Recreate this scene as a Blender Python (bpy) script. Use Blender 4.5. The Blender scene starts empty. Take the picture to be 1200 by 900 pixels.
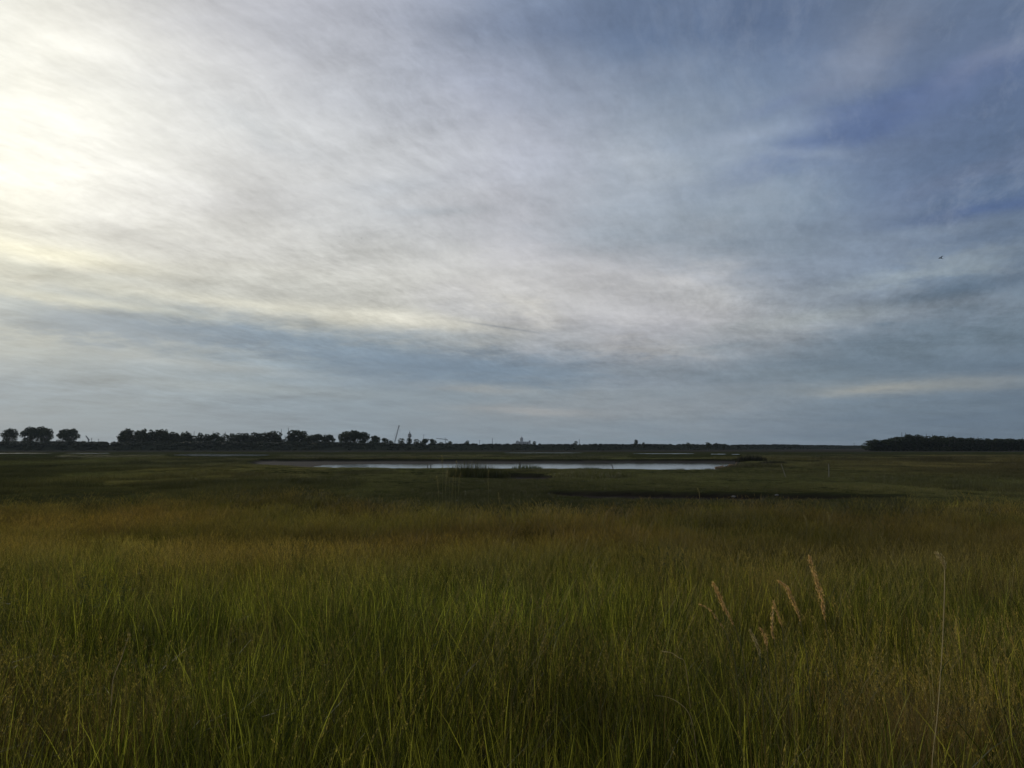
import bpy, math, random
import numpy as np
from mathutils import Vector, Matrix, Euler

random.seed(7)
rng = np.random.default_rng(11)
C = bpy.context.scene.collection
scene = bpy.context.scene
R = math.radians

# ------------------------------------------------------------------ camera
EYE = 3.0                      # metres above the marsh
F = 971.0                      # focal length in pixels of the 1200 px wide photograph
HORIZON = 524.0
PITCH = math.atan((HORIZON - 450.0) / F)
cam_d = bpy.data.cameras.new('camera')
cam = bpy.data.objects.new('camera', cam_d)
C.objects.link(cam)
cam.location = (0, 0, EYE)
cam.rotation_euler = (math.pi / 2 + PITCH, 0, 0)
cam_d.sensor_width = 36.0
cam_d.lens = 36.0 * F / 1200.0
cam_d.clip_start = 0.05
cam_d.clip_end = 30000
scene.camera = cam

def ray(px, py):
    a = (px - 600.0) / F
    b = (450.0 - py) / F
    c, s = math.cos(PITCH), math.sin(PITCH)
    v = Vector((a, c - b * s, s + b * c))
    return v.normalized()

def at(px, py, d):
    """world point seen at a photograph pixel at depth d (along +Y)"""
    v = ray(px, py)
    return Vector((v.x / v.y * d, d, EYE + v.z / v.y * d))

# ------------------------------------------------------------------ render settings
scene.view_settings.view_transform = 'Standard'
scene.view_settings.look = 'None'
scene.view_settings.exposure = 0.0
scene.view_settings.gamma = 1.0
scene.view_settings.use_curve_mapping = False
scene.cycles.use_denoising = True
scene.cycles.max_bounces = 5
scene.cycles.diffuse_bounces = 3
scene.cycles.glossy_bounces = 2
scene.cycles.transmission_bounces = 3
scene.cycles.volume_bounces = 1
scene.cycles.use_adaptive_sampling = True
scene.cycles.adaptive_threshold = 0.01

# ------------------------------------------------------------------ sun and sky
def azel(px, py):
    v = ray(px, py)
    return math.atan2(v.x, v.y), math.asin(v.z)

SUN_AZ, SUN_EL = azel(10, 165)

world = bpy.data.worlds.new('World')
scene.world = world
world.use_nodes = True
nt = world.node_tree
nt.nodes.clear()
N = nt.nodes
L = nt.links

def _in(tree, sock, v):
    if isinstance(v, bpy.types.NodeSocket):
        tree.links.new(v, sock)
    elif v is not None:
        if isinstance(v, (tuple, list)) and len(v) == 3 and sock.type == 'RGBA':
            v = (*v, 1.0)
        sock.default_value = v

def M(op, a, b=None, c=None, clamp=False, tree=None):
    t = tree or nt
    n = t.nodes.new('ShaderNodeMath')
    n.operation = op
    n.use_clamp = clamp
    _in(t, n.inputs[0], a)
    if b is not None: _in(t, n.inputs[1], b)
    if c is not None: _in(t, n.inputs[2], c)
    return n.outputs[0]

def MIX(f, a, b, kind='MIX', tree=None):
    t = tree or nt
    n = t.nodes.new('ShaderNodeMix')
    n.data_type = 'RGBA'
    n.blend_type = kind
    n.clamp_factor = True
    _in(t, n.inputs[0], f)
    _in(t, n.inputs[6], a)
    _in(t, n.inputs[7], b)
    return n.outputs[2]

def COMB(x, y, z, tree=None):
    t = tree or nt
    n = t.nodes.new('ShaderNodeCombineXYZ')
    _in(t, n.inputs[0], x); _in(t, n.inputs[1], y); _in(t, n.inputs[2], z)
    return n.outputs[0]

def NOISE(vec, scale, detail=4.0, rough=0.55, dist=0.0, tree=None):
    t = tree or nt
    n = t.nodes.new('ShaderNodeTexNoise')
    _in(t, n.inputs['Vector'], vec)
    n.inputs['Scale'].default_value = scale
    n.inputs['Detail'].default_value = detail
    n.inputs['Roughness'].default_value = rough
    n.inputs['Distortion'].default_value = dist
    return n.outputs['Fac']

def lin(c):
    c = np.asarray(c, float) / 255.0
    return np.where(c <= 0.04045, c / 12.92, ((c + 0.055) / 1.055) ** 2.4)

# colours of the cloud sheet on a grid of directions (az by column, elevation by row)
GX = [0, 150, 300, 450, 600, 750, 900, 1050, 1200]
GY = [30, 100, 180, 260, 330, 385, 435, 480, 518]
GRID = np.array([
 [(244,243,232),(208,208,208),(182,184,192),(172,177,190),(140,152,174),(108,122,154),(101,114,148),(114,124,150),(97,110,142)],
 [(255,254,242),(238,239,235),(202,204,208),(186,191,201),(160,168,182),(132,144,165),(127,141,166),(98,112,150),(104,118,150)],
 [(255,255,238),(240,241,236),(207,209,210),(200,203,208),(177,183,193),(166,174,187),(142,154,173),(110,124,156),(98,111,144)],
 [(240,238,217),(213,213,207),(205,205,204),(192,195,197),(185,188,192),(162,169,180),(137,150,167),(120,134,158),(100,117,150)],
 [(208,207,188),(194,196,186),(200,200,192),(200,200,195),(194,195,195),(186,188,189),(140,153,166),(138,152,165),(110,127,145)],
 [(176,182,177),(162,171,172),(170,176,174),(190,190,180),(172,176,178),(168,170,174),(158,164,165),(133,146,155),(104,121,134)],
 [(146,161,169),(154,166,171),(140,156,166),(130,147,161),(132,146,156),(146,152,158),(126,139,150),(112,128,143),(106,122,139)],
 [(130,149,160),(133,151,161),(132,148,159),(133,147,156),(140,149,155),(142,149,154),(129,140,149),(111,126,138),(101,116,130)],
 [(127,147,159),(129,148,159),(129,146,157),(129,144,155),(129,143,153),(127,140,150),(119,132,144),(106,120,133),(98,113,127)],
], float)
GRID[:4, 5:] += np.array([-5, 0, -3])
GRID[1:6, 4:8] += np.array([0.5, -1.5, 0.5])
GRID[6:] *= 0.98
GRID[6:] += np.array([-2, 0, 3])
GRID = lin(GRID)

def pix_of(az, el):
    v = Vector((math.sin(az) * math.cos(el), math.cos(az) * math.cos(el), math.sin(el)))
    c, s = math.cos(PITCH), math.sin(PITCH)
    d = v.y * c + v.z * s
    u = -v.y * s + v.z * c
    d = max(d, 1e-3)
    return 600 + F * v.x / d, 450 - F * u / d

def grid_at(px, py):
    px = min(max(px, GX[0]), GX[-1]); py = min(max(py, GY[0]), GY[-1])
    i = min(np.searchsorted(GX, px, 'right') - 1, len(GX) - 2)
    j = min(np.searchsorted(GY, py, 'right') - 1, len(GY) - 2)
    u = (px - GX[i]) / (GX[i+1] - GX[i]); v = (py - GY[j]) / (GY[j+1] - GY[j])
    g = GRID
    return (g[j,i]*(1-u)+g[j,i+1]*u)*(1-v) + (g[j+1,i]*(1-u)+g[j+1,i+1]*u)*v

AZK = 0.6
def azf(a):
    return 0.5 + 0.5 * a / (abs(a) + AZK) * ((math.pi + AZK) / math.pi)

tc = N.new('ShaderNodeTexCoord')
sep = N.new('ShaderNodeSeparateXYZ')
L.new(tc.outputs['Generated'], sep.inputs[0])
dx, dy, dz = sep.outputs
dzc = M('MAXIMUM', dz, 0.0)
inv = M('DIVIDE', 1.0, M('ADD', dzc, 0.13))
PX = M('MULTIPLY', dx, inv)
PY = M('MULTIPLY', dy, inv)
PL = COMB(PX, PY, 0.0)
az = M('ARCTAN2', dx, dy)
el = M('ARCSINE', dz)
# slow warp of the cloud sheet
w1 = M('SUBTRACT', NOISE(PL, 1.1, 5, 0.55), 0.5)
w2 = M('SUBTRACT', NOISE(COMB(PX, PY, 7.3), 1.3, 5, 0.55), 0.5)
elK = M('ADD', 0.35, M('MULTIPLY', M('MINIMUM', M('MAXIMUM', el, 0.0), 0.4), 2.2))
az2 = M('ADD', az, M('MULTIPLY', w1, 0.34))
el2 = M('ADD', el, M('MULTIPLY', M('MULTIPLY', w2, 0.11), elK))
absaz = M('ABSOLUTE', az2)
fac = M('ADD', 0.5, M('MULTIPLY', M('DIVIDE', az2, M('ADD', absaz, AZK)), 0.5 * (math.pi + AZK) / math.pi), clamp=True)

rows = [(py, azel(600, py)[1]) for py in GY][::-1]          # ascending elevation
prev = None
side_l = lin([200, 203, 200]); side_l2 = lin([168, 175, 182]); back = lin([128, 138, 152])
def ramp(colours):
    n = N.new('ShaderNodeValToRGB')
    cr = n.color_ramp
    cr.interpolation = 'B_SPLINE'
    colours = sorted(colours, key=lambda t: t[0])
    while len(cr.elements) > 1: cr.elements.remove(cr.elements[0])
    cr.elements[0].position = colours[0][0]
    cr.elements[0].color = (*colours[0][1], 1)
    for p, c in colours[1:]:
        e = cr.elements.new(p); e.color = (*c, 1)
    L.new(fac, n.inputs[0])
    return n.outputs[0]
row_nodes = []
for py, e in rows:
    cols = []
    for k in range(15):
        a = R(-32 + 64 * k / 14)
        x, y = pix_of(a, e)
        cols.append((azf(a), grid_at(x, y)))
    t = min(1.0, e / 0.3)
    lc = grid_at(0, py)
    rc = grid_at(1200, py)
    cols.append((azf(R(-52)), lc * 0.55 + side_l * 0.45 * (0.55 + 0.45 * t)))
    cols.append((azf(R(-95)), lc * 0.2 + side_l2 * 0.8 * (0.7 + 0.3 * t)))
    cols.append((azf(R(60)), rc * 0.9 + back * 0.1))
    cols.append((azf(R(110)), rc * 0.5 + back * 0.5))
    cols.append((0.0, back)); cols.append((1.0, back))
    row_nodes.append((e, ramp(cols)))
zen = lin([150, 158, 176])
prev = row_nodes[0][1]
for (e0, _), (e1, c1) in zip(row_nodes[:-1], row_nodes[1:]):
    f = M('DIVIDE', M('SUBTRACT', el2, e0), e1 - e0, clamp=True)
    prev = MIX(f, prev, c1)
f = M('DIVIDE', M('SUBTRACT', el2, row_nodes[-1][0]), R(90) - row_nodes[-1][0], clamp=True)
sheet = MIX(f, prev, tuple(zen))

# fibres and mottling of the cirrus: stretched noise drawn along bent wind lines
v1 = M('SUBTRACT', NOISE(COMB(PX, PY, 21.0), 1.7, 4, 0.5), 0.5)
v2 = M('SUBTRACT', NOISE(COMB(PX, PY, 33.0), 1.7, 4, 0.5), 0.5)
QX = M('ADD', PX, M('MULTIPLY', v1, 0.16)); QY = M('ADD', PY, M('MULTIPLY', v2, 0.16))
def wind(deg, sx, sy, off, scale, detail, rough, dist):
    a_ = R(deg)
    ux = M('ADD', M('MULTIPLY', QX, math.cos(a_)), M('MULTIPLY', QY, math.sin(a_)))
    uy = M('SUBTRACT', M('MULTIPLY', QY, math.cos(a_)), M('MULTIPLY', QX, math.sin(a_)))
    return NOISE(COMB(M('MULTIPLY', ux, sx), M('MULTIPLY', uy, sy), off), scale, detail, rough, dist)
fib = wind(-12, 0.8, 1.25, 3.1, 2.3, 12, 0.66, 0.0)
fib2 = wind(48, 0.8, 1.7, 9.4, 1.9, 12, 0.64, 0.0)
fine = wind(62, 0.45, 1.9, 5.5, 7.0, 12, 0.72, 0.0)
veil = M('MULTIPLY', M('SUBTRACT', wind(70, 0.55, 1.7, 15.5, 2.6, 12, 0.70, 0.0), 0.50), 4.0, clamp=True)
micro = wind(80, 0.6, 1.5, 44.0, 19.0, 9, 0.72, 0.0)
mott = wind(20, 0.9, 1.2, 55.0, 5.0, 9, 0.66, 0.0)
det = M('ADD', M('ADD', M('ADD', M('MULTIPLY', M('SUBTRACT', micro, 0.5), 0.40), M('ADD', M('MULTIPLY', M('SUBTRACT', mott, 0.5), 0.48), M('MULTIPLY', M('SUBTRACT', fib, 0.5), 0.80))), M('MULTIPLY', M('SUBTRACT', fib2, 0.5), 0.62)),
        M('ADD', M('MULTIPLY', M('SUBTRACT', fine, 0.5), 0.48), M('MULTIPLY', M('SUBTRACT', veil, 0.35), 0.08)))
hfade = M('MULTIPLY', M('MINIMUM', M('MAXIMUM', el, 0.0), 0.12), 1 / 0.12, clamp=True)
calm = M('MULTIPLY', M('SUBTRACT', NOISE(COMB(PX, PY, 12.0), 0.9, 3, 0.5), 0.36), 3.2, clamp=True)
det = M('MULTIPLY', M('MULTIPLY', det, M('ADD', 0.62, M('MULTIPLY', calm, 0.50))), M('ADD', 0.35, M('MULTIPLY', hfade, 0.65)))
gain = M('ADD', 1.0, det)

# named cloud features: (centre px, centre py, half length px, half height px, slope deg, strength, colour)
FEAT = [
 (300, 396, 300, 22, -6, 0.85, (114,136,156)),
 (560, 432, 150, 19, -3, 0.75, (112,131,150)),
 (110, 386, 120, 12, -3, 0.70, (128,145,160)),
(1140, 385, 130, 14, 3, 0.5, (106,123,138)),
 (60, 170, 120, 90, 0, 0.45, (252,252,244)),
 (120, 455, 200, 14, 0, 0.45, (130,148,162)),
 (250, 428, 120, 6, -5, 0.35, (168,174,174)),
 (60, 322, 85, 8, -9, 0.55, (164,170,164)),
 (120, 338, 60, 9, -12, 0.35, (172,177,170)),
 (85, 352, 130, 6, -4, 0.45, (228,226,202)),
 (45, 294, 90, 9, -6, 0.65, (246,243,216)),
 (300, 358, 190, 8, -4, 0.55, (226,224,206)),
 (470, 372, 110, 9, -5, 0.55, (222,219,204)),
 (250, 290, 190, 16, -4, 0.35, (192,193,192)),
 (520, 312, 160, 18, -6, 0.30, (206,207,204)),
 (640, 345, 130, 26, -8, 0.40, (208,207,203)),
 (330, 30, 150, 26, 0, 0.30, (176,180,190)),
 (440, 175, 130, 40, 0, 0.25, (214,217,220)),
 (300, 150, 60, 14, -20, 0.30, (192,199,205)),
 (470, 218, 70, 9, 6, 0.35, (172,178,186)),
 (510, 247, 60, 6, 2, 0.45, (164,172,180)),
 (1000, 150, 150, 17, 15, 0.55, (80,102,147)),
 (1090, 104, 110, 13, 8, 0.40, (80,102,147)),
 (930, 118, 60, 8, 10, 0.35, (104,120,156)),
 (1170, 243, 90, 8, 3, 0.60, (80,102,147)),
 (1100, 270, 110, 9, 2, 0.35, (138,152,168)),
 (1012, 62, 55, 26, 32, 0.50, (146,154,170)),
 (1165, 68, 80, 14, 18, 0.40, (142,150,170)),
 (1150, 200, 110, 13, 12, 0.35, (126,138,164)),
 (740, 188, 55, 18, -10, 0.45, (190,197,206)),
 (850, 163, 95, 9, 4, 0.40, (166,178,196)),
 (935, 180, 50, 6, -9, 0.25, (172,184,198)),
 (720, 90, 80, 14, 6, 0.25, (150,160,178)),
 (875, 292, 100, 20, 2, 0.50, (120,135,150)),
 (700, 265, 110, 14, 2, 0.30, (168,176,186)),
 (815, 345, 60, 26, -6, 0.50, (204,204,202)),
 (620, 362, 46, 16, -18, 0.45, (222,219,208)),
 (1090, 315, 90, 12, 8, 0.45, (158,168,170)),
 (1125, 340, 100, 8, 8, 0.85, (94,112,131)),
 (1035, 379, 13, 3.5, 2, 0.75, (100,116,131)),
 (845, 407, 34, 3.5, 3, 0.65, (122,134,144)),
 (960, 372, 90, 9, 4, 0.40, (164,170,168)),
 (760, 408, 80, 10, -4, 0.40, (178,176,172)),
 (1080, 408, 170, 22, 4, 0.55, (100,118,132)),
 (930, 440, 130, 9, -2, 0.45, (112,128,140)),
 (760, 432, 60, 7, 4, 0.30, (128,140,150)),
 (700, 462, 150, 9, 0, 0.35, (132,142,148)),
 (1085, 452, 130, 8, 1, 0.48, (158,160,154)),
 (1020, 457, 50, 5, 4, 0.40, (172,170,160)),
 (560, 456, 60, 5, -3, 0.40, (168,168,164)),
 (625, 482, 80, 5, -3, 0.40, (164,162,160)),
 (300, 455, 180, 8, -2, 0.30, (156,164,164)),
 (640, 20, 150, 20, 0, 0.25, (110,126,156)),
 (45, 150, 50, 9, -38, 0.35, (228,230,224)),
 (100, 100, 60, 7, -15, 0.30, (232,233,228)),
]
cl = sheet
smallw = M('MULTIPLY', M('SUBTRACT', NOISE(COMB(PX, PY, 2.2), 5.0, 6, 0.62), 0.5), 0.055)
smallv = M('MULTIPLY', M('SUBTRACT', NOISE(COMB(PX, PY, 4.7), 5.0, 6, 0.62), 0.5), 0.10)
azq = M('ADD', az, smallv); elq = M('ADD', el, smallw)
azs = M('ADD', az, M('MULTIPLY', smallv, 0.35)); els = M('ADD', el, M('MULTIPLY', smallw, 0.22))
# an old, drifting contrail
FEAT.append((592, 384, 48, 1.2, -8.5, 0.60, (142,148,156)))
for (cx, cy, hl, hh, sl, st, col) in FEAT:
    a0, e0 = azel(cx, cy)
    ca, sa = math.cos(R(sl)), math.sin(R(sl))
    rl, rh = hl / F, hh / F
    da = M('SUBTRACT', azq if hh > 9 else azs if hh > 2 else az, a0); de = M('SUBTRACT', elq if hh > 9 else els if hh > 2 else el, e0)
    u = M('MULTIPLY', M('ADD', M('MULTIPLY', da, ca), M('MULTIPLY', de, sa)), 1 / rl)
    v = M('MULTIPLY', M('SUBTRACT', M('MULTIPLY', de, ca), M('MULTIPLY', da, sa)), 1 / rh)
    q = M('ADD', M('MULTIPLY', u, u), M('MULTIPLY', v, v))
    g = M('MULTIPLY', M('EXPONENT', M('MULTIPLY', q, -1.0)), st)
    cl = MIX(g, cl, tuple(lin(col)))
cl = MIX(1.0, cl, COMB(gain, gain, gain), 'MULTIPLY')
rmask = M('MULTIPLY', M('MULTIPLY', M('ADD', az, 0.05), 2.2, clamp=True), M('MULTIPLY', M('SUBTRACT', el, 0.10), 6.0, clamp=True))
cl = MIX(M('MULTIPLY', M('MULTIPLY', veil, rmask), 0.50), cl, tuple(lin([158, 168, 184])))
# the veiled sun: a broad soft glow about its true direction
sd = Vector((math.sin(SUN_AZ) * math.cos(SUN_EL), math.cos(SUN_AZ) * math.cos(SUN_EL), math.sin(SUN_EL)))
dot = M('ADD', M('ADD', M('MULTIPLY', dx, sd.x), M('MULTIPLY', dy, sd.y)), M('MULTIPLY', dz, sd.z))
ang2 = M('MULTIPLY', M('SUBTRACT', 1.0, dot), 2.0)
glow = M('ADD', M('MULTIPLY', M('EXPONENT', M('MULTIPLY', ang2, -1 / 0.06)), 0.02),
         M('MULTIPLY', M('EXPONENT', M('MULTIPLY', ang2, -1 / 0.07)), 0.012))
glow = M('MULTIPLY', glow, gain)
cl = MIX(1.0, cl, MIX(1.0, (1.0, 0.96, 0.84), COMB(glow, glow, glow), 'MULTIPLY'), 'ADD')

SKY_STRENGTH = 0.08
sky = N.new('ShaderNodeTexSky')
sky.sky_type = 'NISHITA'
sky.sun_disc = False
sky.sun_elevation = SUN_EL
sky.sun_rotation = SUN_AZ
sky.air_density = 1.0
sky.dust_density = 1.5
thin = M('MULTIPLY', M('SUBTRACT', 0.56, fib2, clamp=True), 2.2)
thin = M('MULTIPLY', thin, M('MULTIPLY', M('ADD', az, 0.15), 1.4, clamp=True))
thin = M('MULTIPLY', thin, M('MULTIPLY', M('SUBTRACT', el, 0.16), 6.0, clamp=True), clamp=True)
alpha = M('SUBTRACT', 0.97, M('MULTIPLY', thin, 0.08))
clS = MIX(1.0, cl, (1 / SKY_STRENGTH,) * 3, 'MULTIPLY')
final = MIX(alpha, sky.outputs[0], clS)
bg = N.new('ShaderNodeBackground')
bg.inputs['Strength'].default_value = SKY_STRENGTH
L.new(final, bg.inputs[0])
wo = N.new('ShaderNodeOutputWorld')
L.new(bg.outputs[0], wo.inputs[0])
world.cycles.sampling_method = 'MANUAL'
world.cycles.sample_map_resolution = 1024

sun_d = bpy.data.lights.new('sun', 'SUN')
sun_d.energy = 1.5
sun_d.angle = R(10)
sun_d.color = (1.0, 0.93, 0.78)
sun = bpy.data.objects.new('sun', sun_d)
C.objects.link(sun)
sun.location = (0, 0, 60)
sun.rotation_euler = sd.to_track_quat('Z', 'Y').to_euler()

# ------------------------------------------------------------------ helpers
def tag(o, label=None, cat=None, group=None, kind=None):
    if label: o['label'] = label
    if cat: o['category'] = cat
    if group: o['group'] = group
    if kind: o['kind'] = kind
    return o

def mesh_obj(name, verts, faces, mats, parent=None, loc=None, midx=None, smooth=False, link=True, attrs=None):
    me = bpy.data.meshes.new(name)
    me.from_pydata([tuple(map(float, v)) for v in verts], [], [tuple(map(int, f)) for f in faces])
    for m in (mats if isinstance(mats, (list, tuple)) else [mats]):
        me.materials.append(m)
    if midx is not None:
        me.polygons.foreach_set('material_index', np.asarray(midx, np.int32))
    if smooth:
        me.polygons.foreach_set('use_smooth', np.ones(len(me.polygons), bool))
    if attrs:
        for k, a in attrs.items():
            at_ = me.attributes.new(k, 'FLOAT', 'POINT')
            at_.data.foreach_set('value', np.asarray(a, np.float32))
    me.update()
    o = bpy.data.objects.new(name, me)
    if link: C.objects.link(o)
    if parent: o.parent = parent
    if loc is not None: o.location = loc
    return o

class MB:
    """collects shapes into one mesh"""
    def __init__(s): s.v, s.f, s.m, s.a = [], [], [], []
    def add(s, vs, fs, m=0, a=0.5):
        k = len(s.v)
        s.v += [tuple(p) for p in vs]
        s.f += [tuple(i + k for i in f) for f in fs]
        s.m += [m] * len(fs)
        s.a += ([a] * len(vs)) if not isinstance(a, (list, tuple, np.ndarray)) else list(a)
    def tube(s, pts, rad, n=6, m=0, cap=True, a=0.5):
        pts = [Vector(p) for p in pts]
        vs, fs = [], []
        for i, p in enumerate(pts):
            t = (pts[min(i + 1, len(pts) - 1)] - pts[max(i - 1, 0)]).normalized()
            ref = Vector((0, 1, 0)) if abs(t.y) < 0.8 else Vector((1, 0, 0))
            x = t.cross(ref).normalized(); y = t.cross(x)
            r = rad[i] if isinstance(rad, (list, tuple)) else rad
            for k in range(n):
                q = 2 * math.pi * k / n
                vs.append(p + x * (math.cos(q) * r) + y * (math.sin(q) * r))
        for i in range(len(pts) - 1):
            for k in range(n):
                fs.append((i*n+k, i*n+(k+1)%n, (i+1)*n+(k+1)%n, (i+1)*n+k))
        if cap:
            fs.append(tuple(range(n))[::-1]); fs.append(tuple((len(pts)-1)*n + k for k in range(n)))
        s.add(vs, fs, m, a)
    def box(s, c, d, m=0, rz=0):
        c = Vector(c); vs = []
        rm = Matrix.Rotation(rz, 3, 'Z')
        for z in (-1, 1):
            for x, y in ((-1,-1),(1,-1),(1,1),(-1,1)):
                vs.append(c + rm @ Vector((x*d[0]/2, y*d[1]/2, z*d[2]/2)))
        s.add(vs, [(3,2,1,0),(4,5,6,7),(0,1,5,4),(1,2,6,5),(2,3,7,6),(3,0,4,7)], m)
    def lathe(s, prof, n=10, m=0, o=(0,0,0)):
        vs = [(o[0]+r*math.cos(2*math.pi*k/n), o[1]+r*math.sin(2*math.pi*k/n), o[2]+z) for r, z in prof for k in range(n)]
        fs = [(i*n+k, i*n+(k+1)%n, (i+1)*n+(k+1)%n, (i+1)*n+k) for i in range(len(prof)-1) for k in range(n)]
        fs.append(tuple((len(prof)-1)*n + k for k in range(n)))
        s.add(vs, fs, m)
    def blade(s, base, ang, h, w, lean, leanang, seg=3, m=0, a=0.5, droop=0.0, twist=0.0):
        """one grass blade: a tapering, bending ribbon"""
        bx, by, bz = base
        vs, aa = [], []
        for i in range(seg + 1):
            t = i / seg
            off = lean * h * t ** 1.8
            z = h * (t - droop * t ** 3)
            cx = bx + math.cos(leanang) * off; cy = by + math.sin(leanang) * off
            ww = w * (1 - t) ** 0.6 * (0.75 + 0.25 * min(1, t * 3)) if i < seg else 0
            tw = ang + twist * t
            dxw, dyw = math.cos(tw) * ww / 2, math.sin(tw) * ww / 2
            if i < seg:
                vs += [(cx - dxw, cy - dyw, bz + z), (cx + dxw, cy + dyw, bz + z)]; aa += [a, a]
            else:
                vs.append((cx, cy, bz + z)); aa.append(a)
        fs = [(2*i, 2*i+1, 2*i+3, 2*i+2) for i in range(seg - 1)] + [(2*seg-2, 2*seg-1, 2*seg)]
        s.add(vs, fs, m, aa)
    def quad(s, c, u, v, m=0, a=0.5):
        c = Vector(c); u = Vector(u); v = Vector(v)
        s.add([c - u - v, c + u - v, c + u + v, c - u + v], [(0,1,2,3)], m, a)
    def build(s, name, mats, parent=None, loc=None, smooth=False, link=True):
        return mesh_obj(name, s.v, s.f, mats, parent, loc, s.m, smooth, link, {'vary': s.a})

def empty(name, loc):
    o = bpy.data.objects.new(name, None)
    o.empty_display_size = 0.3
    C.objects.link(o)
    o.location = loc
    return o

def vnoise(x, y, seed=0):
    """smooth value noise 0..1"""
    x = np.asarray(x, float); y = np.asarray(y, float)
    xi = np.floor(x).astype(np.int64); yi = np.floor(y).astype(np.int64)
    fx, fy = x - xi, y - yi
    fx = fx*fx*(3-2*fx); fy = fy*fy*(3-2*fy)
    def h(a, b):
        n = (a * 374761393 + b * 668265263 + seed * 1442695041) & 0xffffffff
        n = ((n ^ (n >> 13)) * 1274126177) & 0xffffffff
        n = ((n ^ (n >> 16)) * 2246822519) & 0xffffffff
        return ((n ^ (n >> 15)) & 0xffffff) / 0xffffff
    return (h(xi,yi)*(1-fx)+h(xi+1,yi)*fx)*(1-fy) + (h(xi,yi+1)*(1-fx)+h(xi+1,yi+1)*fx)*fy

def fbm(x, y, seed=0, o=4):
    r, a, tot = 0, 1.0, 0
    for i in range(o):
        r = r + a * vnoise(np.asarray(x) * 2**i, np.asarray(y) * 2**i, seed + i*17); tot += a; a *= 0.5
    return r / tot

def sstep(a, b, x):
    t = np.clip((x - a) / (b - a), 0, 1)
    return t * t * (3 - 2 * t)

def sdf(poly, x, y):
    """signed distance, positive inside"""
    x = np.asarray(x, float); y = np.asarray(y, float)
    d = np.full(x.shape, 1e18); ins = np.zeros(x.shape, bool)
    n = len(poly)
    for i in range(n):
        x0, y0 = poly[i]; x1, y1 = poly[(i+1) % n]
        ex, ey = x1-x0, y1-y0
        t = np.clip(((x-x0)*ex+(y-y0)*ey)/(ex*ex+ey*ey), 0, 1)
        d = np.minimum(d, (x-x0-t*ex)**2 + (y-y0-t*ey)**2)
        cond = ((y0 > y) != (y1 > y)) & (x < (x1-x0)*(y-y0)/((y1-y0) if y1 != y0 else 1e-9)+x0)
        ins ^= cond
    return np.where(ins, 1, -1) * np.sqrt(d)

# ------------------------------------------------------------------ materials
def new_mat(name):
    m = bpy.data.materials.new(name)
    m.use_nodes = True
    t = m.node_tree
    t.nodes.clear()
    out = t.nodes.new('ShaderNodeOutputMaterial')
    return m, t, out

def principled(name, col, rough=0.8, spec=0.2, noise=0.0, nscale=4.0, col2=None, bump=0.0):
    m, t, out = new_mat(name)
    b = t.nodes.new('ShaderNodeBsdfPrincipled')
    b.inputs['Roughness'].default_value = rough
    b.inputs['Specular IOR Level'].default_value = spec
    tcn = t.nodes.new('ShaderNodeTexCoord')
    n = NOISE(tcn.outputs['Object'], nscale, 5, 0.6, tree=t)
    c2 = col2 or tuple(c * (1 - noise) for c in col)
    _in(t, b.inputs['Base Color'], MIX(M('MULTIPLY', M('SUBTRACT', n, 0.3), 2.5, clamp=True, tree=t), c2, col, tree=t))
    if bump:
        bn = t.nodes.new('ShaderNodeBump'); bn.inputs['Strength'].default_value = bump
        _in(t, bn.inputs['Height'], n); _in(t, b.inputs['Normal'], bn.outputs[0])
    _in(t, out.inputs[0], b.outputs[0])
    return m

def leafy(name, col, col2, trans=0.45, instanced=True, rough=0.5, spec=0.15, tcol=None):
    """thin plant matter: reflects and lets light through; col..col2 by the per-blade value, times the tint of its tuft"""
    m, t, out = new_mat(name)
    a = t.nodes.new('ShaderNodeAttribute'); a.attribute_name = 'vary'
    c = MIX(a.outputs['Fac'], col, col2, tree=t)
    if instanced:
        i = t.nodes.new('ShaderNodeAttribute'); i.attribute_type = 'INSTANCER'; i.attribute_name = 'tint'
        c = MIX(1.0, c, i.outputs['Color'], 'MULTIPLY', tree=t)
    b = t.nodes.new('ShaderNodeBsdfPrincipled')
    b.inputs['Roughness'].default_value = rough
    b.inputs['Specular IOR Level'].default_value = spec
    _in(t, b.inputs['Base Color'], c)
    tr = t.nodes.new('ShaderNodeBsdfTranslucent')
    _in(t, tr.inputs[0], MIX(1.0, c, tcol or (1.25, 1.2, 0.6), 'MULTIPLY', tree=t))
    mx = t.nodes.new('ShaderNodeMixShader'); mx.inputs[0].default_value = trans
    _in(t, mx.inputs[1], b.outputs[0]); _in(t, mx.inputs[2], tr.outputs[0])
    _in(t, out.inputs[0], mx.outputs[0])
    return m

MAT_LEAF = leafy('green_grass_blade', (0.030, 0.042, 0.008), (0.370, 0.370, 0.070), 0.5)
MAT_STEM = leafy('grass_stem', (0.100, 0.098, 0.024), (0.250, 0.215, 0.065), 0.3)
MAT_SEED = leafy('seed_head', (0.130, 0.108, 0.028), (0.430, 0.345, 0.115), 0.5)
MAT_DRY = leafy('dry_grass', (0.070, 0.055, 0.020), (0.260, 0.195, 0.080), 0.4)
MAT_MARSH = leafy('marsh_grass', (0.040, 0.048, 0.020), (0.108, 0.108, 0.046), 0.35)
MAT_RUSH = leafy('dark_rush', (0.030, 0.036, 0.016), (0.080, 0.082, 0.036), 0.3, False)
MAT_BANKSHADE = leafy('bank_shade_blade', (0.012, 0.013, 0.008), (0.030, 0.030, 0.016), 0.2, False)  # near-black colour stands in for the shade at the cut bank
MAT_WEED = leafy('weed_leaf', (0.045, 0.062, 0.030), (0.085, 0.100, 0.055), 0.3, False, 0.9, 0.0)
MAT_TREE = leafy('tree_leaf', (0.014, 0.022, 0.013), (0.036, 0.050, 0.025), 0.2, False, 0.7, 0.1)
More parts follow.
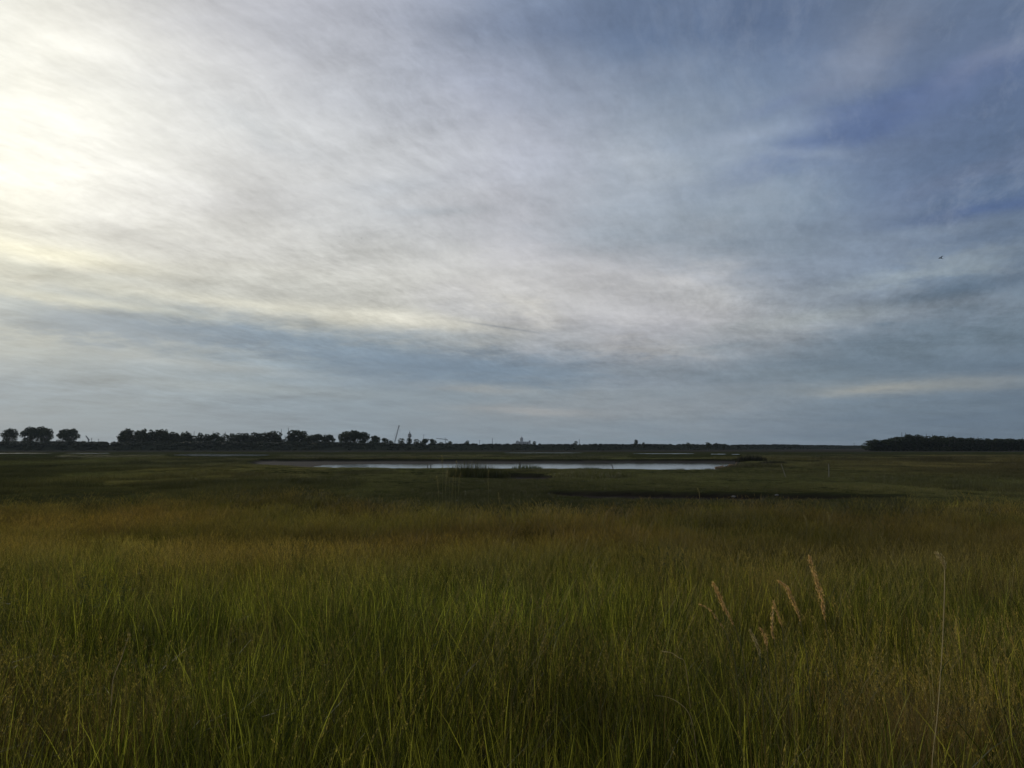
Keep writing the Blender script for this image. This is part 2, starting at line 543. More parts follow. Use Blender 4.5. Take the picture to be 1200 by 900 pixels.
MAT_TREE2 = leafy('tree_leaf_olive', (0.020, 0.028, 0.014), (0.052, 0.064, 0.028), 0.2, False, 0.7, 0.1)
MAT_SCRUB = leafy('scrub_leaf', (0.012, 0.017, 0.011), (0.028, 0.036, 0.020), 0.12, True, 0.7, 0.1)
MAT_BARK = principled('bark', (0.09, 0.08, 0.065), 0.9, 0.1, 0.5)
MAT_PLUME = leafy('tawny_plume', (0.42, 0.26, 0.12), (0.80, 0.55, 0.30), 0.45, False)
MAT_STRAW = leafy('straw_stem', (0.36, 0.28, 0.14), (0.58, 0.47, 0.25), 0.25, False)
MAT_OLIVE = leafy('olive_stem', (0.10, 0.095, 0.04), (0.18, 0.16, 0.07), 0.25, False)
MAT_REED = leafy('straw_reed', (0.16, 0.13, 0.06), (0.34, 0.28, 0.14), 0.35, False)
MAT_WOOD = principled('weathered_wood', (0.20, 0.19, 0.15), 0.85, 0.2, 0.4, 9.0)
MAT_DARKWOOD = principled('dark_wet_wood', (0.06, 0.05, 0.04), 0.7, 0.3, 0.4, 9.0)
MAT_STEEL = principled('grey_steel', (0.16, 0.17, 0.18), 0.6, 0.4, 0.2)
MAT_PALEMETAL = principled('pale_cladding', (0.38, 0.39, 0.40), 0.7, 0.3, 0.2)
MAT_CONCRETE = principled('concrete', (0.22, 0.21, 0.20), 0.9, 0.2, 0.2)
MAT_GLASS = principled('dark_window', (0.03, 0.035, 0.04), 0.2, 0.5, 0.1)
MAT_BIRD = principled('dark_feathers', (0.02, 0.02, 0.022), 0.8, 0.2, 0.3, 40)
MAT_DRIFT = principled('brown_driftwood', (0.22, 0.15, 0.09), 0.85, 0.2, 0.5, 6.0)
MAT_STONE = principled('pale_stone', (0.17, 0.165, 0.155), 0.8, 0.3, 0.3, 8.0)

# ------------------------------------------------------------------ terrain
BASIN = [(-66,212),(-58,186),(-50,152),(-33,127),(-18,119),(0,117),(15,113),(28,112),(33,124),(38,140),(45,160),(54,184),(60,200),(58,213),(20,210),(-20,213)]
WATER = [(-40,172),(-36,142),(-27,118),(0,108),(29,103),(37,130),(44,160),(50,190),(46,203),(24,203),(10,198),(4,190),(-12,187),(-30,184)]
CREEK_A = [(-4.6,92),(-2,84),(0.6,77),(3.4,77),(5.0,84),(4.6,93),(0,95)]
CREEK_B = [(1.8,58.5),(1.4,53),(5,48.5),(10,47.5),(16,46.5),(21,48),(24,50),(22,52.5),(16,54.5),(10,56.5),(5,58)]
SPIT = [(47,176),(62,160),(74,165),(70,192),(58,196)]

def masks(x, y):
    wob = (fbm(x * 0.16, y * 0.16, 3, 4) - 0.5) * 9.0
    wob2 = (fbm(x * 0.5, y * 0.5, 9, 3) - 0.5) * 2.2
    b = sdf(BASIN, x, y) + wob * 0.6 + wob2 * 0.5
    w = sdf(WATER, x, y) + wob * 0.45
    ca = sdf(CREEK_A, x, y) + wob2 * 0.7
    cb = sdf(CREEK_B, x, y) + wob2 * 0.6
    sp = sdf(SPIT, x, y) + wob * 0.9 - 3.0
    return b, w, ca, cb, sp

def height(x, y):
    x = np.asarray(x, float); y = np.asarray(y, float)
    h = 1.38 * (1 - sstep(-1.0, 25.0, y)) + 0.02
    r = np.hypot(x, y)
    h = h + (fbm(x * 0.35, y * 0.35, 1, 4) - 0.5) * 0.14
    h = h + (fbm(x * 0.04, y * 0.03, 5, 3) - 0.5) * 0.16 * sstep(30, 60, y)
    b, w, ca, cb, sp = masks(x, y)
    bars = (fbm(x * 0.05, y * 0.35, 21, 3) - 0.5) * 0.20
    floor_ = -0.63 - 0.17 * sstep(-3, 4, w) + bars * sstep(-2, 6, w) * sstep(135, 185, y) + (fbm(x*0.4, y*0.4, 31, 3)-0.5)*0.05
    wid = 1.3 + 2.2 * (1 - sstep(120, 190, y))
    kb = sstep(0, 1, np.clip(b / wid, 0, 1))
    h = h * (1 - kb) + floor_ * kb
    ka = sstep(0.0, 0.9, ca)
    h = h * (1 - ka) - 0.50 * ka
    kc = sstep(0.0, 0.8, cb)
    h = h * (1 - kc) + (-0.32 + (fbm(x*0.6, y*0.6, 41, 3)-0.5)*0.08) * kc
    ks = sstep(0.0, 1.2, sp)
    h = h * (1 - ks) - 0.34 * ks
    # far ground flattens out
    far = sstep(240, 330, r)
    return h * (1 - far) + 0.0 * far

def mudmask(x, y):
    b, w, ca, cb, sp = masks(x, y)
    m = np.maximum.reduce([sstep(0.15, 1.0, b), sstep(0, .6, ca), sstep(0, .5, cb), sstep(0, .9, sp)])
    return m

def axis(parts):
    out = []
    for a, b, s in parts:
        n = max(1, int(round(abs(b - a) / s)))
        out += list(np.linspace(a, b, n, endpoint=False))
    out.append(parts[-1][1])
    return np.array(out)
xs = axis([(-7000,-1500,900),(-1500,-300,80),(-300,-90,8),(-90,-30,1.0),(-30,30,0.5),(30,90,1.0),(90,300,8),(300,1500,80),(1500,7000,900)])
ys = axis([(-400,-20,40),(-20,0,2),(0,60,0.4),(60,130,0.5),(130,225,0.8),(225,400,5),(400,1500,60),(1500,7000,700)])
X, Y = np.meshgrid(xs, ys)
Z = height(X, Y)
nx, ny = len(xs), len(ys)
me = bpy.data.meshes.new('marsh_ground')
nv = nx * ny
me.vertices.add(nv)
me.vertices.foreach_set('co', np.stack([X, Y, Z], -1).reshape(-1).astype(np.float32))
ii = np.arange((ny-1)*(nx-1))
jj, kk = ii // (nx-1), ii % (nx-1)
q = np.stack([jj*nx+kk, jj*nx+kk+1, (jj+1)*nx+kk+1, (jj+1)*nx+kk], -1)
me.loops.add(q.size); me.loops.foreach_set('vertex_index', q.reshape(-1).astype(np.int32))
me.polygons.add(len(q)); me.polygons.foreach_set('loop_start', (np.arange(len(q))*4).astype(np.int32))
me.polygons.foreach_set('loop_total', np.full(len(q), 4, np.int32))
me.polygons.foreach_set('use_smooth', np.ones(len(q), bool))
a_ = me.attributes.new('mud', 'FLOAT', 'POINT'); a_.data.foreach_set('value', mudmask(X, Y).reshape(-1).astype(np.float32))
me.update(); me.validate()
ground = bpy.data.objects.new('marsh_ground', me); C.objects.link(ground)
tag(ground, 'flat green salt marsh ground with mud basins running out to the sea dike', 'ground', kind='structure')

m, t, out = new_mat('marsh_soil_and_sward')
geo = t.nodes.new('ShaderNodeNewGeometry')
P = geo.outputs['Position']
s_ = t.nodes.new('ShaderNodeSeparateXYZ'); t.links.new(P, s_.inputs[0])
gx, gy, gz = s_.outputs
n1 = NOISE(P, 0.05, 6, 0.6, tree=t)
n2 = NOISE(P, 1.2, 6, 0.65, tree=t)
strk = NOISE(COMB(M('MULTIPLY', gx, 0.25, tree=t), gy, 0.0, tree=t), 0.06, 5, 0.6, 0.3, tree=t)
g = MIX(M('MULTIPLY', M('SUBTRACT', strk, 0.38, tree=t), 4.0, clamp=True, tree=t), (0.024, 0.029, 0.012), (0.052, 0.056, 0.022), tree=t)
g = MIX(M('MULTIPLY', M('SUBTRACT', n2, 0.35, tree=t), 2.2, clamp=True, tree=t), MIX(1.0, g, (0.6, 0.6, 0.6), 'MULTIPLY', tree=t), g, tree=t)
g = MIX(M('MULTIPLY', M('SUBTRACT', n1, 0.52, tree=t), 5.0, clamp=True, tree=t), g, (0.044, 0.042, 0.020), tree=t)
# drier, paler flats far out, bare brown foreshore before the dike
farb = M('MULTIPLY', M('SUBTRACT', gy, 480.0, tree=t), 1 / 120.0, clamp=True, tree=t)
g = MIX(farb, g, (0.034, 0.031, 0.027), tree=t)
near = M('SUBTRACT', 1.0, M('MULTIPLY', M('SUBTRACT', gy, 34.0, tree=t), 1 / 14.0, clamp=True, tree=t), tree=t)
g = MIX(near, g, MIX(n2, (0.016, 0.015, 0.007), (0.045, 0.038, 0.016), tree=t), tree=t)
mu = t.nodes.new('ShaderNodeAttribute'); mu.attribute_name = 'mud'
n3 = NOISE(COMB(M('MULTIPLY', gx, 0.3, tree=t), gy, gz, tree=t), 0.5, 6, 0.6, tree=t)
mudc = MIX(n3, (0.026, 0.024, 0.022), (0.050, 0.045, 0.041), tree=t)
bank = M('MULTIPLY', M('SUBTRACT', gz, -0.50, tree=t), 6.0, clamp=True, tree=t)
mudc = MIX(bank, mudc, (0.016, 0.013, 0.010), tree=t)  # steep bank faces coloured darker, their shadow line painted in
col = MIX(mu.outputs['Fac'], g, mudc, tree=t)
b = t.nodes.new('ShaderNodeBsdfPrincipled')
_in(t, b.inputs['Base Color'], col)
_in(t, b.inputs['Roughness'], M('SUBTRACT', 0.95, M('MULTIPLY', mu.outputs['Fac'], 0.05, tree=t), tree=t))
_in(t, b.inputs['Specular IOR Level'], M('MULTIPLY', mu.outputs['Fac'], 0.01, tree=t))
bn = t.nodes.new('ShaderNodeBump'); bn.inputs['Strength'].default_value = 0.5; bn.inputs['Distance'].default_value = 0.12
_in(t, bn.inputs['Height'], NOISE(P, 3.0, 6, 0.7, tree=t)); t.links.new(bn.outputs[0], b.inputs['Normal'])
t.links.new(b.outputs[0], out.inputs[0])
ground.data.materials.append(m)

# water of the pool, and the thin far pools
m, t, out = new_mat('still_water')
b = t.nodes.new('ShaderNodeBsdfPrincipled')
b.inputs['Base Color'].default_value = (0.020, 0.022, 0.020, 1)
b.inputs['Roughness'].default_value = 0.06
b.inputs['IOR'].default_value = 1.33
geo = t.nodes.new('ShaderNodeNewGeometry')
mp = t.nodes.new('ShaderNodeMapping'); mp.inputs['Scale'].default_value = (0.7, 1.6, 1)
t.links.new(geo.outputs['Position'], mp.inputs[0])
bn = t.nodes.new('ShaderNodeBump'); bn.inputs['Strength'].default_value = 0.25; bn.inputs['Distance'].default_value = 0.012
_in(t, bn.inputs['Height'], NOISE(mp.outputs[0], 1.8, 4, 0.55, tree=t)); t.links.new(bn.outputs[0], b.inputs['Normal'])
t.links.new(b.outputs[0], out.inputs[0])
MAT_WATER = m
o = mesh_obj('pool_water', [(-75,105,-0.7),(80,105,-0.7),(80,215,-0.7),(-75,215,-0.7)], [(0,1,2,3)], MAT_WATER)
tag(o, 'wide shallow pool of pale still water lying across the marsh', 'water', kind='structure')

def far_pool(px0, px1, y_top, y_bot, label, wig=0.25, z=0.03):
    d0 = F * (EYE - z) / (y_top - HORIZON); d1 = F * (EYE - z) / (y_bot - HORIZON)
    n = 28; vs = []
    for k in range(n):
        q = 2 * math.pi * k / n
        u, v = math.cos(q), math.sin(q)
        u = math.copysign(abs(u) ** 0.7, u); v = math.copysign(abs(v) ** 0.8, v)
        dd = (d0 + d1) / 2 + (d0 - d1) / 2 * v * (1 + random.uniform(-wig, wig))
        pxx = (px0 + px1) / 2 + (px1 - px0) / 2 * u * (1 + random.uniform(-0.05, 0.05))
        vs.append(((pxx - 600) / F * dd, dd, z))
    o = mesh_obj('marsh_pool', vs, [tuple(range(n))], MAT_WATER)
    tag(o, label, 'water', kind='structure')
far_pool(205, 318, 531.9, 534.4, 'long thin bright pool on the marsh below the long tree row')
far_pool(-60, 62, 530.7, 531.6, 'thin dull pool at the left edge below the three tree clumps')
far_pool(78, 130, 530.7, 531.5, 'short thin pool between the tree clumps and the poplar row')
far_pool(380, 398, 529.0, 529.8, 'tiny far pool left of the big round tree')
far_pool(590, 682, 530.2, 531.0, 'faint thin pool beyond the main pool in the middle')
far_pool(742, 813, 531.2, 531.9, 'thin bright pool beyond the right half of the main pool')
far_pool(832, 850, 531.8, 532.4, 'short bright pool right of the thin pool beyond the main pool')
far_pool(856, 866, 532.1, 532.6, 'tiny bright pool beyond the cut bank')

# ------------------------------------------------------------------ geometry-node scatter (stuff only)
def scatter(name, protos, pts, rot, scl, idx, tint, label, cat):
    col_ = bpy.data.collections.new(name + '_sources')       # not linked into the scene
    for k, p in enumerate(protos):
        p.name = '%s_source_%02d' % (name, k)
        col_.objects.link(p)
    n = len(pts)
    me = bpy.data.meshes.new(name)
    me.vertices.add(n)
    me.vertices.foreach_set('co', np.asarray(pts, np.float32).reshape(-1))
    a = me.attributes.new('rot', 'FLOAT_VECTOR', 'POINT'); a.data.foreach_set('vector', np.asarray(rot, np.float32).reshape(-1))
    a = me.attributes.new('scl', 'FLOAT_VECTOR', 'POINT'); a.data.foreach_set('vector', np.asarray(scl, np.float32).reshape(-1))
    a = me.attributes.new('idx', 'INT', 'POINT'); a.data.foreach_set('value', np.asarray(idx, np.int32))
    a = me.attributes.new('tint', 'FLOAT_VECTOR', 'POINT'); a.data.foreach_set('vector', np.asarray(tint, np.float32).reshape(-1))
    me.update()
    o = bpy.data.objects.new(name, me); C.objects.link(o)
    ng = bpy.data.node_groups.new(name, 'GeometryNodeTree')
    ng.interface.new_socket('Geometry', in_out='INPUT', socket_type='NodeSocketGeometry')
    ng.interface.new_socket('Geometry', in_out='OUTPUT', socket_type='NodeSocketGeometry')
    gi = ng.nodes.new('NodeGroupInput'); go = ng.nodes.new('NodeGroupOutput')
    iop = ng.nodes.new('GeometryNodeInstanceOnPoints')
    ci = ng.nodes.new('GeometryNodeCollectionInfo')
    ci.inputs['Collection'].default_value = col_
    ci.inputs['Separate Children'].default_value = True
    ci.inputs['Reset Children'].default_value = True
    iop.inputs['Pick Instance'].default_value = True
    def named(nm, ty):
        q = ng.nodes.new('GeometryNodeInputNamedAttribute'); q.data_type = ty; q.inputs['Name'].default_value = nm
        return q.outputs['Attribute']
    e2r = ng.nodes.new('FunctionNodeEulerToRotation')
    ng.links.new(named('rot', 'FLOAT_VECTOR'), e2r.inputs[0])
    ng.links.new(gi.outputs[0], iop.inputs['Points'])
    ng.links.new(ci.outputs[0], iop.inputs['Instance'])
    ng.links.new(named('idx', 'INT'), iop.inputs['Instance Index'])
    ng.links.new(e2r.outputs[0], iop.inputs['Rotation'])
    ng.links.new(named('scl', 'FLOAT_VECTOR'), iop.inputs['Scale'])
    ng.links.new(iop.outputs[0], go.inputs[0])
    md = o.modifiers.new('scatter', 'NODES'); md.node_group = ng
    tag(o, label, cat, kind='stuff')
    return o

def field(d0, d1, dens, half=0.72, pad=3.0):
    """random points in a fan ahead of the camera, density per m2"""
    w1 = half * d1 + pad
    n = int((d1 - d0) * 2 * w1 * dens)
    y = rng.uniform(d0, d1, n); x = rng.uniform(-w1, w1, n)
    k = np.abs(x) < half * y + pad
    return x[k], y[k]

def U(a, b): return random.uniform(a, b)

# --- tuft shapes
def leaf_tuft(n, h0, h1, w, rad, lean=0.35):
    m_ = MB()
    for _ in range(n):
        r_, q = rad * math.sqrt(random.random()), U(0, 6.283)
        la = U(-0.6, 3.6) if random.random() < .5 else q
        fold = random.random() < .16
        m_.blade((r_*math.cos(q), r_*math.sin(q), -0.03), U(0, 3.14), U(h0, h1)*(.9 if fold else 1), w*U(.45, 1.5), U(.5, .95) if fold else U(.05, lean)*U(.5,1.6), la, 5, 1 if random.random() < .14 else 0, random.random()**2.5,
                 U(.35, .62) if fold else U(0, .22), U(-1.5, 1.5))
    return m_.build('tuft', [MAT_LEAF, MAT_DRY], link=False)

def stem_tuft(n, h0, h1, rad, head=0.13, leaves=10, dry=False, hw=0.0065):
    m_ = MB()
    for _ in range(n):
        r_, q = rad * math.sqrt(random.random()), U(0, 6.283)
        bx, by = r_*math.cos(q), r_*math.sin(q)
        h = U(h0, h1); ln = U(.05, .32); la = U(-0.4, 0.9) if random.random() < .6 else U(0, 6.283)
        pts = []
        for i in range(5):
            t_ = i / 4
            o_ = ln * h * t_**2
            pts.append(Vector((bx+math.cos(la)*o_, by+math.sin(la)*o_, h*(t_ - 0.06*t_**3) - .03)))
        aa = random.random()
        m_.tube(pts[:5], [.0016,.0014,.0012,.0010,.0006], 3, 1, False, aa)
        # open panicle: many small spikelets round the last stretch
        top = pts[4]; d = (pts[4] - pts[3]).normalized()
        hl = head * U(.7, 1.3)
        for k in range(30):
            t_ = random.random()
            c = top - d * hl * (1 - t_) + Vector((U(-1,1), U(-1,1), U(-.5,.5))) * hw * (1.4 - t_)
            sz = U(.0020, .0042)
            u_ = Vector((U(-1,1), U(-1,1), U(-.3,.3))).normalized() * sz * .36
            v_ = (d + Vector((U(-.4,.4), U(-.4,.4), U(-.1,.4)))).normalized() * sz * 1.9
            m_.add([c - v_, c + u_, c + v_, c - u_], [(0,1,2,3)], 2, U(0, 1))
    for _ in range(leaves):
        r_, q = rad * math.sqrt(random.random()), U(0, 6.283)
        m_.blade((r_*math.cos(q), r_*math.sin(q), -0.03), U(0, 3.14), U(.25, .58), .0036*U(.6,1.3), U(.1,.6), U(0,6.28), 3, 0, random.random(), U(0,.3), U(-1,1))
    return m_.build('tuft', [MAT_DRY if dry else MAT_LEAF, MAT_STEM, MAT_SEED], link=False)

def short_tuft(n, h0, h1, w, rad, mat):
    m_ = MB()
    for _ in range(n):
        r_, q = rad * math.sqrt(random.random()), U(0, 6.283)
        m_.blade((r_*math.cos(q), r_*math.sin(q), -0.04), U(0, 3.14), U(h0, h1), w*U(.6,1.3), U(.1,.5), U(0,6.28), 2, 0, random.random(), U(0,.2))
    return m_.build('tuft', [mat], link=False)

print('protos')
leafP = [leaf_tuft(62, .26, .60, .0048, .18) for _ in range(5)] + [leaf_tuft(44, .38, .76, .0062, .15, .28) for _ in range(2)]
stemP = [stem_tuft(15, .55, .92, .20) for _ in range(5)]
dryP = [stem_tuft(5, .40, .72, .20, .11, 85, True, .005) for _ in range(3)]

# foreground sward: green leaf tufts, seed-bearing stems and dry tufts
def make_sward():
    P_, S_, I_, T_, R_ = [], [], [], [], []
    for d0, d1, dl, ds in ((1.2, 6, 34, 17), (6, 12, 24, 20), (12, 22, 15, 16), (22, 34, 8, 13), (34, 50, 3, 9)):
        for kind, dens in (('leaf', dl), ('stem', ds)):
            x, y = field(d0, d1, dens)
            k = (np.hypot(x, y) > 1.5) & (mudmask(x, y) < 0.2)
            x, y = x[k], y[k]
            # the tall sward thins out towards the open marsh
            edge = 40 + (fbm(x * 0.09, y * 0.03, 77, 4) - 0.5) * 26
            k = rng.random(len(x)) < (1 - sstep(edge - 17, edge + 4, y))
            x, y = x[k], y[k]
            n = len(x)
            clump = fbm(x * 0.55, y * 0.55, 50, 3)
            gre = fbm(x * 0.22, y * 0.22, 60, 3)
            dryz = fbm(x * 0.45 + 4, y * 0.45, 70, 3) * .8 + 0.22*np.exp(-((x+2.3)/1.0)**2-((y-4.6)/1.1)**2) + 0.10*np.exp(-((x-1.7)/.5)**2-((y-4.8)/1.4)**2) - .16*np.exp(-((x)/1.5)**2-((y-6.5)/3)**2) + .08*sstep(9,20,y)
            far_ = sstep(4.5, 24, y + (fbm(x*.12, y*.12, 210, 3)-.5)*12)
            if kind == 'leaf':
                idx = rng.integers(0, 7, n)
                isdry = (dryz + rng.uniform(-.08,.08,n) > 0.61)
                idx = np.where(isdry, rng.integers(12, 15, n), idx)
                s = 0.75 + 0.55 * clump
                s = s * (1 - .08 * far_)
            else:
                idx = rng.integers(7, 12, n)
                keep = rng.random(n) < np.clip(0.14 + 1.1 * (clump - 0.45) + far_ * 0.62 + (dryz > .54) * .12, 0.04, 1)
                x, y, idx, clump, gre, dryz, far_ = [q_[keep] for q_ in (x, y, idx, clump, gre, dryz, far_)]
                n = len(x)
                s = 0.72 + 0.42 * clump
            s = s * rng.uniform(.8, 1.15, n)
            z = height(x, y)
            br = (0.62 + 0.75 * gre + rng.uniform(-.2, .25, n)) * (.72 + .6*sstep(.35, .65, fbm(x*.09, y*.16, 220, 4)))
            ti = np.ones((n, 3)) * br[:, None]
            hue = (fbm(x*.35, y*.18, 230, 4) - .5) * 1.6
            ti = ti * np.stack([1 + hue*.26, np.ones(n), 1 + hue*.1], -1)
            warm = np.clip(far_ * 0.9 + (dryz > .56) * .3, 0, 1)[:, None]
            ti = ti * (1 + warm * (np.array([.87, .79, .66]) - 1)) * (1 + .22 * (1 - sstep(3, 12, y)))[:, None]
            P_.append(np.stack([x, y, z], -1)); I_.append(idx); T_.append(ti)
            wdt = np.where(y < 12, 1.0, 1.0 + (y - 12) / 30)
            S_.append(np.stack([s * wdt, s * wdt, s], -1))
            R_.append(np.stack([rng.uniform(-.10, .10, n), rng.uniform(-.02, .16, n), rng.uniform(0, 6.283, n)], -1))
    P_, S_, I_, T_, R_ = map(np.concatenate, (P_, S_, I_, T_, R_))
    print('sward', len(P_))
    scatter('tall_grass', leafP + stemP + dryP, P_, R_, S_, I_, T_,
            'tall green and golden seeding grass filling the whole foreground', 'grass')
make_sward()

# marsh sward beyond
shortP = [short_tuft(70, .10, .26, .012, .45, MAT_MARSH) for _ in range(4)] + [short_tuft(60, .2, .45, .016, .5, MAT_MARSH) for _ in range(2)]
def make_marsh():
    P_, S_, I_, T_, R_ = [], [], [], [], []
    for d0, d1, dn, w in ((30, 70, 5.0, 1.15), (70, 120, 2.6, 1.6), (120, 230, 1.1, 2.4), (230, 330, 0.22, 3.2)):
        x, y = field(d0, d1, dn, .70)
        ppx = 600 + x / y * F
        k = (mudmask(x, y) < 0.05) & ~((y > 225) & (((ppx > 195) & (ppx < 330)) | (ppx < 70) | ((ppx > 735) & (ppx < 870))))
        x, y = x[k], y[k]
        n = len(x)
        clump = fbm(x * 0.12, y * 0.06, 150, 4)
        big = fbm(x * 0.03, y * 0.018, 160, 3)
        keep = rng.random(n) < 0.45 + clump
        x, y, clump, big = x[keep], y[keep], clump[keep], big[keep]; n = len(x)
        z = height(x, y)
        tall = (clump > .60)
        idx = np.where(tall & (rng.random(n) < .7), rng.integers(4, 6, n), rng.integers(0, 4, n))
        s = rng.uniform(.7, 1.2, n) * (0.65 + .6 * clump)
        nearpool = (y > 92) & (y < 125) & (np.abs(x) < 45)
        s = np.where(nearpool, s * .55, s)
        br = 0.68 + .80 * big + .8 * (clump - .5) + rng.uniform(-.3, .3, n)
        br = np.where(tall, br * .62, br)
        patch = fbm(x * 0.055, y * 0.02, 190, 4)
        br = br * (0.68 + 0.55 * sstep(.38, .60, patch))
        s = s * (0.8 + .5 * sstep(.5, .62, fbm(x * 0.2, y * 0.08, 195, 3)))
        ti = np.ones((n, 3)) * br[:, None]
        S_.append(np.stack([s * w, s * w, s * ((1 + .25 * (w - 1)) if w < 3 else .6)], -1))
        yel = np.clip((x / np.maximum(y, 1) - .22) * 3, 0, 1) * sstep(60, 120, y) + np.clip((big - .5) * 3, 0, .6)
        ti = ti * (1 + yel[:, None] * (np.array([1.35, 1.12, 1.1]) - 1))
        P_.append(np.stack([x, y, z], -1)); I_.append(idx); T_.append(ti)
        R_.append(np.stack([np.zeros(n), np.zeros(n), rng.uniform(0, 6.283, n)], -1))
    P_, S_, I_, T_, R_ = map(np.concatenate, (P_, S_, I_, T_, R_))
    print('marsh', len(P_))
    scatter('marsh_grass', shortP, P_, R_, S_, I_, T_, 'short dark green salt marsh grass round the pool', 'marsh grass')
make_marsh()

# ------------------------------------------------------------------ sea dike and its scrub
dike_line = [(-2600, 760), (-300, 755), (-60, 760), (60, 780), (180, 900), (330, 1080), (560, 1400), (1000, 1900), (2600, 2600)]
vs, fs = [], []
prof = [(-22, -0.3), (-8, 4.6), (-3, 5.1), (3, 5.1), (8, 4.6), (22, -0.3)]
fine_line = []
for (xa, ya), (xb, yb) in zip(dike_line[:-1], dike_line[1:]):
    n = max(2, int(math.hypot(xb-xa, yb-ya) / 25))
    fine_line += [(xa+(xb-xa)*k/n, ya+(yb-ya)*k/n) for k in range(n)]
fine_line.append(dike_line[-1])
for i, (x, y) in enumerate(fine_line):
    a_, b_ = fine_line[max(i-1, 0)], fine_line[min(i+1, len(fine_line)-1)]
    tx, ty = b_[0]-a_[0], b_[1]-a_[1]; l_ = math.hypot(tx, ty); nxn, nyn = -ty/l_, tx/l_
    hh = 1 + (float(fbm(x*.01, y*.01, 5, 2)) - .5) * .12
    for o_, z_ in prof:
        vs.append((x + nxn*o_, y + nyn*o_, z_*hh))
k = len(prof)
for i in range(len(fine_line)-1):
    for j in range(k-1):
        fs.append((i*k+j, (i+1)*k+j, (i+1)*k+j+1, i*k+j+1))
MAT_DIKE = principled('dike_turf', (0.022, 0.026, 0.017), 0.95, 0.0, 0.4, 0.08)
o = mesh_obj('sea_dike', vs, fs, MAT_DIKE, smooth=True)
tag(o, 'long low dark green sea dike closing the marsh at the horizon', 'dike', kind='structure')

def leaf_ball(n, rx, rz, size, mat, zc=None, core=.35):
    m_ = MB()
    for _ in range(n):
        v = Vector((random.gauss(0,1), random.gauss(0,1), random.gauss(0,1))).normalized()
        r_ = U(core, 1) ** .6
        c = Vector((v.x*rx*r_, v.y*rx*r_, (zc if zc is not None else rz*.8) + v.z*rz*r_))
        a = Vector((U(-1,1),U(-1,1),U(-1,1))).normalized(); b = a.cross(v + Vector((.01,0,0))).normalized()
        s = size * U(.6, 1.3)
        m_.add([c-a*s, c+b*s*.7, c+a*s, c-b*s*.7], [(0,1,2,3)], 0, random.random())
    return m_
scrubP = [leaf_ball(150, 2.2, 1.3, .42, MAT_SCRUB).build('s', [MAT_SCRUB], link=False) for _ in range(4)]
pts, sc_, ti = [], [], []
for (xa, ya), (xb, yb) in zip(fine_line[:-1], fine_line[1:]):
    if abs(xa) > .75 * ya + 60: continue
    l_ = math.hypot(xb-xa, yb-ya); tx, ty = (xb-xa)/l_, (yb-ya)/l_
    nn, wv_ = ty, -tx
    far = ya > 850
    for _ in range(int(l_ * (1.3 if not far else .8))):
        s = random.random() * l_
        off = U(-22, 3) if random.random() < .72 else U(-7, 3)
        x = xa + tx*s + nn*(-off)*-1*0 + (-ty)*off; y = ya + ty*s + tx*off
        z = np.interp(off, [q_[0] for q_ in prof], [q_[1] for q_ in prof])
        lump = float(fbm(x*.03, 3.3, 90, 4))
        left = float(sstep(-60, -170, x))
        size = .35 + .75*lump + left*.8
        if off < -15: size *= .75
        pts.append((x, y, z - .3)); sc_.append((size*U(.8,1.3), size*U(.8,1.3), size*U(.6,1.1)))
        g_ = U(.75, 1.15) * (.8 + .5*float(fbm(x*.02, y*.02, 91, 2))); ti.append((g_, g_, g_))
n = len(pts); print('scrub', n)
scatter('dike_scrub', scrubP, pts, np.stack([np.zeros(n), np.zeros(n), rng.uniform(0, 6.28, n)], -1), sc_, rng.integers(0, 4, n), ti,
        'dark scrub and bushes covering the slope of the sea dike', 'scrub')

# ------------------------------------------------------------------ trees
def crown_mesh(lobes, n, size):
    """lobes: (x, y, z, rx, ry, rz)"""
    m_ = MB()
    wts = np.array([l[3]*l[4]*l[5] for l in lobes]); wts = wts / wts.sum()
    for l_, w in zip(lobes, wts):
        for _ in range(int(n*w)+20):
            v = Vector((random.gauss(0,1), random.gauss(0,1), random.gauss(0,1))).normalized()
            r_ = U(.25, 1.0) ** .5 * U(.88, 1.08)
            c = Vector((l_[0]+v.x*l_[3]*r_, l_[1]+v.y*l_[4]*r_, l_[2]+v.z*l_[5]*r_))
            a = Vector((U(-1,1),U(-1,1),U(-.7,.7))).normalized(); b = a.cross(Vector((U(-1,1),U(-1,1),U(-1,1)))).normalized()
            s = size * U(.55, 1.4)
            m_.add([c-a*s, c+b*s*.6, c+a*s, c-b*s*.6], [(0,1,2,3)], 0, random.random())
    return m_

